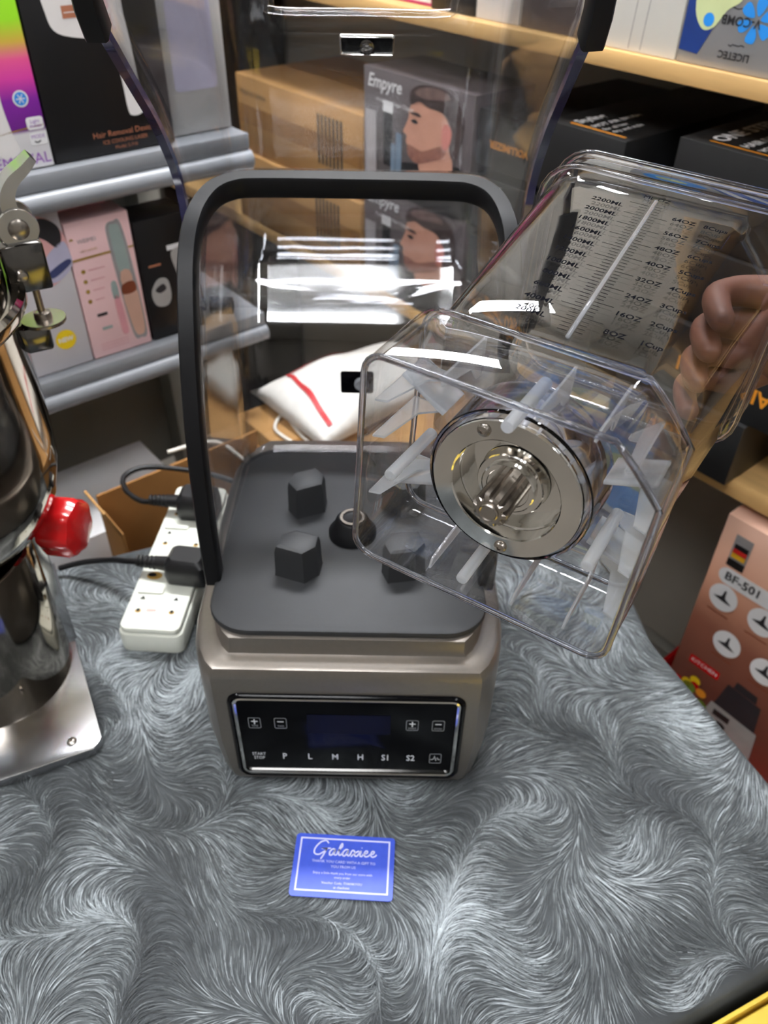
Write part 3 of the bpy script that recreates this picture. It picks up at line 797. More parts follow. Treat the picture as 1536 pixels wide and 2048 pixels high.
# ------------------------------------------------------------------ stainless grinder
m_mirror = mat('mirror_steel', (150, 143, 134), .08, 1.0, var=.12, scale=7)
m_brush = mat('brushed_steel', (188, 188, 190), .22, 1.0, var=.05, scale=30, stretch=(1, 14, 1))
m_red = mat('red_plastic', (205, 22, 26), .22, var=.05, coat=.4)
GX, GY = -.392, .517
gr = thing('spice_grinder', 'stainless steel spice grinder with clamp lid and red knob', 'grinder', (GX, GY, .0012))
A_ = Vector((-.907, -.42)); Bv = Vector((-.46, .888)); P_ = Vector((-.2575, .432)) - Vector((GX, GY))
pl_ = [P_ + A_ * .010, P_ + Bv * .010, P_ + Bv * .275, P_ + Bv * .275 + A_ * .24, P_ + A_ * .24]
prism('base_plate', [tuple(p) for p in pl_], 0.001, .012, m_brush, gr, bev=.0015)
vs, fs = lathe([(.004, 0), (.0045, .0012), (.003, .0026), (.001, .003)], 16)
mesh('plate_screw', vs, fs, m_steel, gr, T(*(P_ + A_ * .026 + Bv * .016), .012), smooth=True, angle=40)
vs, fs = lathe([(.070, .012), (.0752, .012), (.0752, .014), (.0745, .018), (.0745, .170), (.072, .175), (.05, .177)], 64)
mesh('motor_housing', vs, fs, m_mirror, gr, smooth=True, angle=35)
vs, fs = lathe([(.05, .177), (.05, .190), (.078, .197), (.100, .211), (.112, .231), (.1185, .258), (.120, .285), (.120, .380), (.1215, .388), (.127, .392), (.130, .397), (.130, .403), (.127, .407), (.1195, .408)], 72)
mesh('grinding_bowl', vs, fs, m_mirror, gr, smooth=True, angle=35)
vs, fs = lathe([(.118, .407), (.118, .420), (.111, .428), (.104, .448), (.09, .456), (.03, .458)], 64)
glid = mesh('bowl_lid', vs, fs, m_mirror, gr, smooth=True, angle=35)
m_label = mat('paper_label', (205, 210, 218), .6, var=.05)
# rating label wrapped on the housing
lv = []; lf = []
for i in range(7):
    a = math.radians(-64 + i * 4.5 - 22)
    for z in (.062, .098): lv.append((.0756 * math.cos(a), .0756 * math.sin(a), z))
    if i: lf.append((2 * i - 2, 2 * i, 2 * i + 1, 2 * i - 1))
mesh('rating_label', lv, lf, m_label, gr, smooth=True)
# swing bracket and knob
kd = Vector((.93, -.12, 0)).normalized()
for off in (0,):
    br_ = prism('bracket', [(-.012, .012), (.012, .012), (.012, .150), (.008, .205), (-.008, .205), (-.012, .15)], -.002, .002, m_brush, gr, T(.066, .035, 0) @ RZ(math.radians(-6)) @ Matrix(((0, 0, 1, 0), (1, 0, 0, 0), (0, 1, 0, 0), (0, 0, 0, 1))), bev=.0006)
KM = Matrix.Translation((.072, .030, .186)) @ Vector((0, 0, 1)).rotation_difference(kd).to_matrix().to_4x4()
vs, fs = lathe([(.006, -.02), (.006, .02)], 16); kb = mesh('knob_bolt', vs, fs, m_dchrome, gr, KM, smooth=True, angle=40)
def lobed(r, z, k=.05, n=7):
    return [(r * (1 + k * math.cos(n * a)) * math.cos(a), r * (1 + k * math.cos(n * a)) * math.sin(a), z) for a in [2 * PI * i / 48 for i in range(48)]]
vs, fs = loft([lobed(.010, .006, 0), lobed(.012, .009, 0), lobed(.012, .017, 0), lobed(.024, .018), lobed(.0265, .022), lobed(.0265, .042), lobed(.024, .047), lobed(.015, .049, .03)])
mesh('clamp_knob', vs, fs, m_red, gr, KM, smooth=True, angle=38)
# lid clamp: block, threaded rod with washer plate, curved lever
c_ang = math.radians(30)
CM = T(0, 0, .018) @ RZ(c_ang) @ T(-.003, 0, 0)
blk = box('clamp_block', .122, .152, -.017, .017, .380, .416, m_dchrome, gr, CM, bev=.002)
vs, fs = lathe([(.0034, 0), (.0046, .001), (.0036, .003), (.001, .0036)], 14)
mesh('block_screw', vs, fs, m_steel, blk, T(.132, -.017, .394) @ Matrix.Rotation(PI / 2, 4, 'X'), smooth=True, angle=40)
vs, fs = lathe([(.0028, .352), (.0028, .380)], 12); mesh('clamp_rod', vs, fs, m_steel, gr, CM @ T(.140, 0, 0), smooth=True, angle=40)
vs, fs = lathe([(.005, .3478), (.017, .348), (.0172, .3495), (.017, .3510), (.007, .3512), (.0065, .356), (.004, .357)], 24); mesh('clamp_washer', vs, fs, m_steel, gr, CM @ T(.140, 0, 0), smooth=True, angle=35)
box('catch_bracket', .113, .142, -.008, .008, .326, .3475, m_dchrome, gr, CM, bev=.003)
vs, fs = lathe([(.009, .416), (.009, .422), (.008, .424)], 20); mesh('clamp_stem', vs, fs, m_dchrome, gr, CM @ T(.134, 0, 0), smooth=True, angle=40)
m_lever = mat('polished_aluminium', (215, 213, 210), .18, 1.0, var=.03)
lp_ = smooth_path([(.132, 0, .428), (.134, 0, .437), (.131, 0, .447), (.132, 0, .457), (.138, 0, .466), (.148, 0, .473), (.155, 0, .479)], 5)
rg = []
for i, p in enumerate(lp_):
    t = i / (len(lp_) - 1); wd = .0095 + .001 * math.sin(PI * t); th = .0065 * (1 - .72 * t) + .0008
    tn_ = (lp_[min(i + 1, len(lp_) - 1)] - lp_[max(i - 1, 0)]).normalized(); nr = Vector((tn_.z, 0, -tn_.x))
    rg.append([p + nr * a * th + Vector((0, b * wd, 0)) for a, b in ((-1, -1), (1, -1), (1, 1), (-1, 1))])
vs, fs = loft(rg); lev = mesh('clamp_lever', vs, fs, m_lever, gr, CM @ T(.006, 0, -.008), smooth=True, angle=40)
for z, x, r in ((.447, .1320, .0034), (.455, .1325, .0028), (.463, .1365, .0022)):
    vs, fs = lathe([(r, -.0097), (r, .0097)], 18); mesh('lever_hole', vs, fs, m_dchrome, lev, T(x, 0, z) @ Matrix.Rotation(PI / 2, 4, 'X'), smooth=True, angle=40)
for s_ in (-1, 1):
    vs, fs = lathe([(.014, -.002), (.0145, 0), (.014, .002)], 24); mesh('lever_cheek', vs, fs, m_lever, gr, CM @ T(.139, s_ * .0105, .426) @ Matrix.Rotation(PI / 2, 4, 'X'), smooth=True, angle=40)
vs, fs = lathe([(.007, -.015), (.0075, -.013), (.0075, .013), (.007, .015), (.004, .0165)], 20); mesh('lever_pin', vs, fs, m_steel, gr, CM @ T(.139, 0, .426) @ Matrix.Rotation(PI / 2, 4, 'X'), smooth=True, angle=40)

# ------------------------------------------------------------------ grey metal display shelf
m_grey = mat('grey_enamel', (138, 141, 146), .4, .1, var=.04, scale=40)
m_greyd = mat('grey_back_panel', (150, 150, 142), .6, var=.05, scale=10)
su = thing('display_shelf', 'grey metal display shelf with curved front rails', 'shelf', OL + Vector((0, 0, FZ)), AL)
SZ = -FZ
S0, S1 = -.95, .262
for zt in (.1135, .367):
    sb = box('shelf_board', S0, S1, .002, .35, SZ + zt - .018, SZ + zt, m_grey, su, bev=.002)
    box('price_lip', S0, S1, -.006, .002, SZ + zt - .020, SZ + zt + .001, m_grey, sb, bev=.003)
    path = [Vector((x, -.004, SZ + zt - .032)) for x in (S0, (S0 + S1) / 2, S1)]
    vs, fs = sweep(path, circ(.011, 14, .012)); mesh('front_rail', vs, fs, m_grey, sb, smooth=True, angle=50)
box('deck_board', S0, .15, .0, .36, SZ - .36, SZ - .34, m_greyd, su, bev=.002)
box('back_panel', S0, S1, .352, .362, SZ - .34, SZ + .85, m_greyd, su, bev=.001)
box('back_post', S1 - .04, S1, .300, .352, SZ - .75 + .001, SZ + .85, m_greyd, su, bev=.002)
box('back_post', S0, S0 + .04, .300, .352, SZ - .75 + .001, SZ + .85, m_greyd, su, bev=.002)

def carton(name, label, cat, M_, s0, s1, z0, z1, y0, y1, m, bev=.0015, group=None):
    """a box thing standing at the middle of its bottom face; local x along the shelf, front face at local y = -d/2"""
    ang = math.atan2(M_[1][0], M_[0][0])
    c = M_ @ Vector(((s0 + s1) / 2, (y0 + y1) / 2, z0))
    t = thing(name, label, cat, c, ang, group)
    hx, d, h = (s1 - s0) / 2, (y1 - y0) / 2, z1 - z0
    box('carton', -hx, hx, -d, d, 0, h, m, t, bev=bev)
    t['_'] = 0; del t['_']
    return t, hx, d, h
def face(t, d): return Print(t, T(0, -d - .0003, 0) @ FRONT)            # x right, y up from the box bottom
def topface(t, h): return Print(t, T(0, 0, h + .0003))

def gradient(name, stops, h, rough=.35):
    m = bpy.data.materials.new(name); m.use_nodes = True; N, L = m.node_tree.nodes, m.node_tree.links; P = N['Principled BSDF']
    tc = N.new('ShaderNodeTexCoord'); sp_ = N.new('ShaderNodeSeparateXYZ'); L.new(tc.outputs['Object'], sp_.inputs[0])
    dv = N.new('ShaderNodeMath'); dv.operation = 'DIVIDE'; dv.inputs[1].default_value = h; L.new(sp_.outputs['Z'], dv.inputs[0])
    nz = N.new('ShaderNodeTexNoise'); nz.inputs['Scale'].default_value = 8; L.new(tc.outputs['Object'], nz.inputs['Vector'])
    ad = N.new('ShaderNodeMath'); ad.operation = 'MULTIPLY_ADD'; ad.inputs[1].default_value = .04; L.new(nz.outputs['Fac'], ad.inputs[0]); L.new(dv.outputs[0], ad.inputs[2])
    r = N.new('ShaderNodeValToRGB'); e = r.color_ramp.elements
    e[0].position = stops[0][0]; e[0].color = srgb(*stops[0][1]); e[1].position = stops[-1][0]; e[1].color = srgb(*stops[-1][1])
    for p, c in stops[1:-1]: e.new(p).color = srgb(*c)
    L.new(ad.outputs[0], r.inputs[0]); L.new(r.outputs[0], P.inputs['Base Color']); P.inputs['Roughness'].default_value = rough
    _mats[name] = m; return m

m_white = mat('white_card_print', (232, 231, 232), .4, var=.02)
m_blackb = mat('black_card', (19, 18, 20), .35, var=.15, scale=10)
m_copper = mat('copper_ink', (176, 112, 84), .4, var=.05)
m_dev = mat('device_white', (226, 222, 220), .4, var=.04, scale=15)
m_devs = mat('device_shadow_grey', (176, 172, 172), .4, var=.05)
m_purple = mat('purple_ink', (150, 90, 180), .5, var=0)
m_gold = mat('gold_ink', (176, 140, 60), .35, .3, var=.05)
m_sky = mat('sky_blue_ink', (50, 140, 225), .5, var=.1, scale=300)
m_dark = mat('dark_ink', (40, 38, 42), .5, var=.1)
m_grey_ink = mat('soft_grey_ink', (150, 146, 146), .5, var=.1)

# rainbow box
t, hx, d, h = carton('product_box', 'white box with green, pink and purple gradient front', 'box', LM, -.150, .0085, .3685, .60, .012, .085,
    gradient('rainbow_print', [(.0, (238, 236, 238)), (.185, (238, 236, 238)), (.20, (120, 40, 150)), (.33, (140, 45, 170)), (.42, (225, 70, 170)), (.50, (235, 90, 150)), (.57, (205, 170, 70)), (.66, (150, 215, 40)), (1, (150, 220, 40))], .2315))
p = face(t, d)
p.disc('snowflake_seal', m_white, .059, .073, .0085); p.disc('snowflake_seal#b', m_sky, .059, .073, .0068, layer=2)
for k in range(3): p.line('snowflake_arms', m_white, [(.059 - .005 * math.cos(k * PI / 3), .073 - .005 * math.sin(k * PI / 3)), (.059 + .005 * math.cos(k * PI / 3), .073 + .005 * math.sin(k * PI / 3))], .001, 3, smooth=False)
for y, a, b in ((.047, 'Light', 'therapy'), (.031, 'MODE', '')):
    p.rr('round_badge#%g' % y, m_white, .068, y, .0095, .0066, .003, 2)
    p.text('badge_text#%g' % y, m_purple, a, .068, y + .002, .0055, align='CENTER', layer=3)
    if b: p.text('badge_text#%g' % y, m_purple, b, .068, y - .0025, .0045, align='CENTER', layer=3)
p.line('sunglasses_icon', m_dark, [(.063, .0285), (.066, .027), (.070, .0285)], .0016, 3)
p.line('gold_swoosh', m_gold, [(-.075, .041), (0, .038), (.045, .042), (.078, .0445)], .0012, 2)
p.text('big_lettering', m_purple, 'HAIR REMOVAL', .077, .010, .0165, align='RIGHT', layer=2)
p.text('top_lettering', m_white, 'PULSES', .060, .175, .011, align='RIGHT', layer=2)
p.blob('device_picture', m_dev, [(.02, .20), (.045, .16), (.048, .12), (.038, .08), (.040, .045), (.044, .02), (.02, .02), (.012, .08), (.01, .15)], 2)
p.done()
# black hair removal box
t, hx, d, h = carton('product_box', 'tall black box picturing a white hair removal handset', 'box', LM, .0105, .165, .3685, .60, .012, .085, m_blackb)
p = face(t, d)
p.blob('handset_picture', m_dev, [(-.050, .178), (-.052, .150), (-.043, .130), (-.005, .121), (.014, .118), (.020, .080), (.022, .045), (.027, .038), (.038, .039), (.042, .047), (.040, .090), (.036, .14), (.03, .18), (-.01, .19)], 1)
p.rect('handset_window', m_copper, -.034, .005, .143, .155, 2); p.rect('handset_slit', m_dev, -.032, .003, .148, .149, 3)
p.text('copper_title', m_copper, 'Hair Removal Device', .012, .0225, .0092, align='CENTER'); p.text('copper_lines', m_copper, 'ICE COOLING LASER', .012, .0135, .0062, align='CENTER'); p.text('copper_lines', m_copper, 'Model: S-710', .012, .0065, .0055, align='CENTER')
p.done()
# pale grey box with round picture
t, hx, d, h = carton('product_box', 'pale grey box with a round picture and yellow sticker', 'box', LM, -.105, -.0015, .1150, .318, .012, .07, mat('pale_grey_card', (205, 201, 205), .4, var=.04, scale=10))
p = face(t, d)
m_pinkskin = mat('pink_skin_ink', (226, 170, 168), .5, var=.05); m_navy = mat('navy_ink', (58, 66, 110), .5, var=.05); m_yell = mat('yellow_sticker', (240, 205, 30), .4, var=.04); m_lil = mat('lilac_ink', (190, 186, 210), .5, var=.05)
p.disc('round_picture', m_pinkskin, .018, .158, .036, .044)
p.blob('round_picture_hair', m_dark, [(0.008, .195), (0.030, .198), (0.046, .186), (0.048, .170), (0.040, .160), (0.028, .172), (0.014, .182)], 2)
p.blob('round_picture_sleeve', m_lil, [(0.023, .150), (0.048, .166), (0.054, .150), (0.052, .132), (0.030, .118), (0.013, .125)], 2)
p.blob('round_picture_device', m_navy, [(0.022, .131), (0.048, .143), (0.052, .137), (0.028, .124)], 3)
p.disc('new_sticker', m_yell, .022, .041, .0135, layer=2); p.text('sticker_text', m_white, 'NEW', .022, .041, .0085, align='CENTER', layer=3, bold=.0003)
p.done()
# pink box
m_pink = mat('pink_card', (236, 196, 196), .4, var=.03, scale=12); m_pinkd = mat('dusty_pink', (214, 150, 156), .4, var=.05)
t, hx, d, h = carton('product_box', 'pink box with window showing a slim hair pen', 'box', LM, .0005, .0850, .1150, .300, .012, .060, m_pink)
box('hang_panel', -hx + .004, hx - .010, d - .006, d - .004, h - .002, h + .040, m_pinkd, t, bev=.0004)
p = face(t, d)
p.line('gold_rule', m_gold, [(-.0415, .138), (.010, .139)], .0028, 1, smooth=False); p.line('gold_rule#b', m_gold, [(.034, .139), (.0415, .139)], .0022, 1, smooth=False)
p.text('brand_word', m_grey_ink, 'WEIMEI', -.018, .160, .0075, align='CENTER'); p.line('brand_crown', m_gold, [(-.039, .163), (-.037, .165), (-.035, .163)], .002)
p.text('small_caption', m_gold, 'LADY SHAVER', -.018, .1475, .0036, align='CENTER')
for k in range(4): p.disc('feature_dot#%d' % k, m_gold, -.031, .122 - k * .0135, .0028, layer=1, n=14); p.rect('feature_line#%d' % k, m_pinkd, -.024, -.002 - .003 * k, .1215 - k * .0135, .1228 - k * .0135)
m_sage = mat('sage_ink', (150, 164, 160), .45, var=.05); m_rose = mat('rose_gold_ink', (214, 172, 152), .3, .2, var=.05); m_brown = mat('copper_brown', (140, 74, 50), .35, .3, var=.1)
p.blob('pen_window', m_grey_ink, [(.010, .172), (.020, .176), (.030, .170), (.036, .10), (.044 - .006, .02), (.028, .012), (.018, .02), (.012, .09), (.009, .15)], 1)
p.blob('pen_cap', m_sage, [(.013, .168), (.020, .172), (.027, .167), (.031, .125), (.029, .108), (.017, .108), (.014, .13)], 2)
p.blob('pen_collar', m_rose, [(.017, .110), (.029, .110), (.031, .092), (.016, .090)], 3, n=2); p.blob('pen_ring', m_brown, [(.0155, .092), (.0315, .094), (.033, .080), (.015, .079)], 4, n=3)
p.blob('pen_barrel', m_rose, [(.0155, .082), (.033, .084), (.036, .055), (.035, .022), (.028, .016), (.021, .022), (.016, .055)], 3)
p.blob('side_pen', m_sage, [(.001, .098), (.008, .099), (.009, .078), (.001, .077)], 1, n=2); p.blob('side_pen_body', m_pinkd, [(.0015, .076), (.009, .077), (.012, .04), (.012, .025), (.004, .025), (.002, .045)], 1, n=3)
p.rect('swatch#a', m_dark, -.026, -.012, .058, .062); p.rect('swatch#b', m_sage, -.023, -.009, .038, .042)
for k in range(3): p.rect('fine_print#%d' % k, m_pinkd, -.030, .010, .010 + .004 * k, .0108 + .004 * k)
p.done()
# black clipper box
t, hx, d, h = carton('product_box', 'black box picturing a silver hair trimmer', 'box', LM, .0885, .170, .1150, .282, .012, .075, m_blackb)
p = face(t, d); m_silver = mat('silver_ink', (176, 174, 172), .35, .2, var=.06)
p.blob('trimmer_picture', m_silver, [(.005, .118), (.03, .122), (.034, .115), (.031, .07), (.031, .022), (.020, .018), (.012, .03), (.010, .08)], 1); p.rect('trimmer_blade', m_white, .0, .036, .121, .128, 1)
p.blob('comb_picture', m_silver, [(-.032, .070), (-.020, .086), (-.006, .082), (-.004, .058), (-.012, .046), (-.028, .050)], 1); p.blob('comb_gap', m_dark, [(-.026, .072), (-.014, .078), (-.010, .070), (-.020, .066)], 2)
p.rect('orange_line', m_copper, -.03, -.012, .104, .107); p.done()
t, hx, d, h = carton('product_box', 'light grey box at the end of the upper grey shelf', 'box', LM, .168, .258, .3685, .56, .03, .10, mat('misty_grey_card', (186, 184, 182), .45, var=.06, scale=12))
p = face(t, d); p.rr('label_panel', m_lil, 0, .10, .03, .05, .006); p.done()
# plain white carton low on the deck
t, hx, d, h = carton('product_box', 'plain white carton on the bottom deck of the grey shelf', 'box', LM, -.20, .075, -.339, -.110, -.06, .12, m_white)

# ------------------------------------------------------------------ wooden wall shelf
m_wood = mat('light_pine', (214, 172, 112), .5, var=.12, scale=7, stretch=(1, 9, 9), bump=.05)
ws = thing('wall_shelf', 'light pine wall shelf carrying boxed goods', 'shelf', OR + Vector((0, 0, FZ)), AR)
for z0, z1, a, b in ((.467, .4855, -1.36, .62), (.026, .0515, -1.36, .62), (.86, .88, -1.36, .62)):
    box('shelf_board', a, b, 0, .40, SZ + z0, SZ + z1, m_wood, ws, bev=.001)
for x, m_ in ((-1.38, mat('dark_walnut', (46, 36, 30), .5, var=.2, scale=8)), (.60, m_wood)): box('upright', x, x + .02, .02, .40, .001, SZ + .95, m_, ws, bev=.001)

m_dkb = mat('dark_brown_backboard', (52, 44, 38), .6, var=.15, scale=6)
box('back_board', -1.35, .62, .402, .412, SZ - .70, SZ + .95, mat('taupe_backboard', (168, 160, 148), .6, var=.06, scale=4), ws, bev=.001)
m_orange = mat('orange_ink', (232, 150, 40), .5, var=.05)
m_boxblk = mat('black_brush_box', (30, 30, 31), .4, var=.1, scale=20)
def brush_box(s0, s1, z0, z1, y0, label, words, top=None, y1=None, ts=.018):
    t, hx, d, h = carton('hair_brush_box', label, 'box', RM, s0, s1, z0, z1, y0, y1 or (y0 + .30), m_boxblk, group='black hair brush boxes on the pine shelf')
    if words:
        p = face(t, d); p.text('orange_lettering', m_orange, words, 0, h * .45, ts, align='CENTER', rot=PI, bold=.0006); p.done()
    if top:
        p = topface(t, h)
        x = -hx + .035
        p.rect('orange_rule', m_orange, -hx + .03, hx - .01, -d + .010, -d + .013)
        for i, (w_, sz, b) in enumerate(top):
            p.text('white_lettering#%d' % i, m_white, w_, x, -d + .018, sz, rot=PI / 2, bold=b); x += sz * 1.25
        p.done()
ONE = [('ONE STEP', .026, .0009), ('HAIR DRYER AND', .016, .0005), ('VOLUMIZER', .013, .0003), ('1000W', .012, .0002)]
STY = [('Styling', .020, .0006), ('HOT AIR BRUSH', .013, .0003), ('for all hair', .011, .0002), ('dry and style', .011, .0002)]
zs = [.0518, .1385, .2255, .3125, .3990]
nm = ['bottom', 'second from the bottom', 'second from the top', 'top']
for i in range(4):
    off = (-.022, -.015, -.006, 0)[i]; ds = (0, .035, .012, .0)[i]
    brush_box(.030 + ds, (.217, .33, .24, .205)[i] + ds * .2, zs[i] + .0002, zs[i + 1] - .0005 + (.019 if i == 3 else 0), off, 'black hair brush box, %s of the stack beside the pale peach box' % nm[i] if i < 3 else 'black box topped with ONE STEP lettering', ('BRUSH', 'HOT AIR BRUSH', None, None)[i], ONE if i == 3 else None, ts=(.022, .026, .02, .02)[i])
for i in range(4):
    brush_box(-.158, -.034, zs[i] + .0002, zs[i + 1] - .0005, -.002 * i, 'black box topped with Styling lettering' if i == 3 else 'black hair brush box, %s of the stack under the Styling box' % nm[i], None, STY if i == 3 else None)
for i in range(4):
    brush_box(-.284, -.164, zs[i] + .0002, zs[i + 1] - .012 - .0005, .004, 'black hair brush box, %s of the stack beside the barber portrait boxes' % nm[i], 'VOLUMIZER' if i == 3 else None, ts=.013)

# barber portrait boxes, two stacked
m_coat = mat('barber_grey_print', (96, 88, 90), .3, var=.15, scale=14)
m_fskin = mat('printed_skin', (205, 150, 128), .45, var=.06, scale=40); m_hair = mat('printed_dark_hair', (64, 50, 50), .45, var=.3, scale=60); m_hairl = mat('printed_hair_highlight', (112, 90, 86), .45, var=.2, scale=90)
m_stub = mat('printed_stubble', (150, 100, 86), .45, var=.2, scale=120); m_ear = mat('printed_ear_pink', (206, 122, 110), .45, var=.06); m_cloth_b = mat('printed_black_cloth', (26, 26, 30), .45, var=.1); m_tool = mat('printed_steel_blue', (110, 130, 150), .4, var=.1); m_pgrey = mat('printed_pale_grey', (176, 170, 172), .4, var=.1)
for i, (z0, z1) in enumerate(((.0518, .2255), (.2257, .4000))):
    t, hx, d, h = carton('clipper_box', 'hair clipper box with a man\'s profile portrait, %s of two stacked' % ('lower' if i == 0 else 'upper'), 'box', RM, -.535, -.290, z0, z1, 0, .12, m_coat, group='hair clipper portrait boxes')
    p = face(t, d)
    Q = lambda L_: [(x, y) for x, y in L_]
    p.rect('left_panel', m_pgrey, -hx + .004, -hx + .032, .004, h - .060)
    p.blob('cape', m_cloth_b, [(-.045, .004), (-.040, .045), (.0, .058), (.05, .060), (.095, .075), (.118, .06), (.119, .004)], 1)
    p.blob('neck', m_fskin, [(.015, .05), (.020, .085), (.075, .095), (.085, .060), (.05, .048)], 2)
    p.blob('face_profile', m_fskin, [(.000, .150), (-.012, .132), (-.013, .122), (-.019, .110), (-.025, .099), (-.017, .095), (-.018, .086), (-.014, .080), (-.012, .068), (.006, .060), (.030, .068), (.060, .082), (.082, .10), (.080, .135), (.050, .155), (.020, .158)], 3)
    p.blob('beard', m_stub, [(-.014, .082), (-.012, .068), (.006, .060), (.034, .068), (.066, .082), (.070, .098), (.050, .092), (.020, .080), (.000, .082)], 4)
    p.blob('hair', m_hair, [(-.008, .140), (-.010, .156), (.010, .168), (.050, .1715), (.085, .165), (.105, .14), (.102, .105), (.088, .082), (.078, .095), (.076, .125), (.060, .140), (.030, .142), (.010, .146)], 5)
    p.blob('hair_highlight', m_hairl, [(.000, .157), (.025, .168), (.06, .169), (.075, .160), (.045, .155), (.02, .152)], 6)
    p.blob('ear', m_ear, [(.062, .122), (.074, .128), (.082, .118), (.078, .100), (.068, .092), (.062, .102)], 7)
    p.blob('eyebrow', m_hair, [(-.010, .128), (.006, .131), (.016, .127), (.004, .126)], 7); p.blob('eye', m_dark, [(-.007, .118), (.003, .121), (.009, .117), (.000, .115)], 7)
    p.text('script_brand', m_white, 'Empyre', -hx + .012, h - .018, .026, shear=.25, layer=8, bold=.0004)
    p.text('brand_caption', m_white, 'Professional Hair Clipper', -hx + .034, h - .042, .0085, layer=8)
    p.rr('clipper_head', m_white, -.062, .126, .012, .008, .002, 3); p.rr('clipper_body', m_cloth_b, -.062, .080, .010, .040, .004, 2); p.rr('spray_bottle', m_tool, -.035, .060, .007, .034, .003, 3); p.rr('spray_bottle#b', m_tool, -.048, .050, .005, .026, .002, 4)
    p.done()

# brown cartons piled beyond
m_kraft = mat('brown_cardboard', (176, 132, 78), .75, var=.12, scale=9, bump=.15, bscale=120)
m_kraftd = mat('cardboard_tape', (150, 104, 48), .3, var=.08); m_mark = mat('marker_black', (58, 54, 48), .7, var=.2)
def kraft(s0, s1, z0, z1, y0, y1, label, marks=True):
    t, hx, d, h = carton('shipping_carton', label, 'carton', RM, s0, s1, z0, z1, y0, y1, m_kraft, bev=.003, group='brown shipping cartons by the wall')
    p = face(t, d)
    p.rect('packing_tape', m_kraftd, -hx + .002, hx - .002, h * .38, h * .62)
    if marks:
        for k in range(7): p.rect('printed_bars#%d' % k, m_mark, hx * .35 + k * .011, hx * .35 + .006 + k * .011, h * .25, h * .85)
        p.text('stencil_text', m_mark, 'MADE IN CHINA', -hx + .015, h * .78, .012)
    p.done()
    p = topface(t, h); p.rect('packing_tape', m_kraftd, -hx + .004, hx - .004, -.022, .022); p.done()
kraft(-.955, -.545, .0518, .185, 0.0, .26, 'lower brown shipping carton on the pine shelf end')
kraft(-.945, -.550, .1855, .322, .01, .27, 'brown shipping carton with black printed bars, upper of two')
# goods on the upper board
m_mag = mat('magenta_card', (205, 60, 130), .4, var=.05, scale=20); m_teal = mat('teal_white_card', (190, 215, 205), .4, var=.06)
m_crm = mat('cream_card', (222, 220, 214), .45, var=.03, scale=8)
for i in range(3):
    a = -.770 + i * .118
    t, hx, d, h = carton('product_box', ('first', 'second', 'third')[i] + ' magenta box counted from the teal carton on the pine shelf', 'box', RM, a, a + .115, .4858, .66, .03, .12, m_mag, group='magenta boxes on the upper pine shelf')
    p = face(t, d); p.rect('white_band', m_white, -hx + .002, hx - .002, .004, .012); p.rect('white_panel', m_white, -.03, .03, .07, .10); p.done()
t, hx, d, h = carton('product_box', 'pale teal box at the end of the magenta boxes', 'box', RM, -.865, -.775, .4858, .64, .03, .12, m_teal)
for a, b, m_, lb in ((-.410, -.325, m_blackb, 'black box standing next to the magenta boxes'), (-.322, -.245, m_white, 'white box standing between two dark boxes on the upper shelf'), (-.242, -.145, m_coat, 'dark grey box beside the large cream box')):
    t, hx, d, h = carton('product_box', lb, 'box', RM, a, b, .4858, .68, .02, .12, m_)
    p = face(t, d); p.rect('label_panel', m_pgrey if m_ is not m_white else m_pinkd, -hx * .6, hx * .6, .05, .12); p.done()
t, hx, d, h = carton('product_box', 'large plain cream box beside the comb box', 'box', RM, -.139, -.004, .4858, .835, .008, .15, m_crm)
p = face(t, d)
for x in (.010, .026): p.line('faint_crease', m_grey_ink, [(x - .004, .003), (x, .08), (x + .006, .16)], .0009)
p.done()
t, hx, d, h = carton('product_box', 'deep blue and white box next to the silver comb box', 'box', RM, .178, .36, .4858, .80, .008, .10, mat('royal_blue_card', (36, 84, 170), .35, var=.1, scale=20))
p = face(t, d)
for k in range(3): p.rect('white_stripe#%d' % k, m_white, -.08 + .06 * k, -.055 + .06 * k, .01, h - .01)
p.done()
# upside-down lice comb box
m_sil = mat('silver_card', (160, 161, 164), .3, .3, var=.04, scale=20); m_bl = mat('deep_blue_card', (28, 58, 130), .35, var=.1, scale=30); m_lime = mat('pale_lime_ink', (205, 215, 160), .45, var=.05)
m_fan = mat('bright_blue_ink', (40, 145, 235), .45, var=.05)
t, hx, d, h = carton('product_box', 'silver and blue comb box standing upside down', 'box', RM, -.002, .175, .4858, .83, .008, .10, m_sil)
p = face(t, d); X0 = -.0865
p.blob('blue_swirl', m_fan, [(-.05, .15), (.0, .13), (.05, .16), (.07, .22), (.04, .29), (-.02, .30), (-.06, .24)], 1); p.blob('lime_swirl', m_lime, [(-.03, .19), (.01, .17), (.03, .21), (.01, .25), (-.03, .24)], 2); p.rect('deep_blue_band', m_bl, -hx + .001, hx - .001, .31, .34, 1)
p.poly('blue_panel', m_bl, [(-hx + .001, .012), (-hx + .024, .010), (X0 + .052, .075), (X0 + .080, .14), (-hx + .001, .14)], 1)
p.blob('lime_shape', m_lime, [(X0 + .020, .034), (X0 + .034, .036), (X0 + .045, .052), (X0 + .060, .066), (X0 + .05, .10), (X0 + .012, .10), (X0 + .008, .055)], 2)
p.disc('blue_dot', m_fan, X0 + .027, .042, .0062, layer=3)
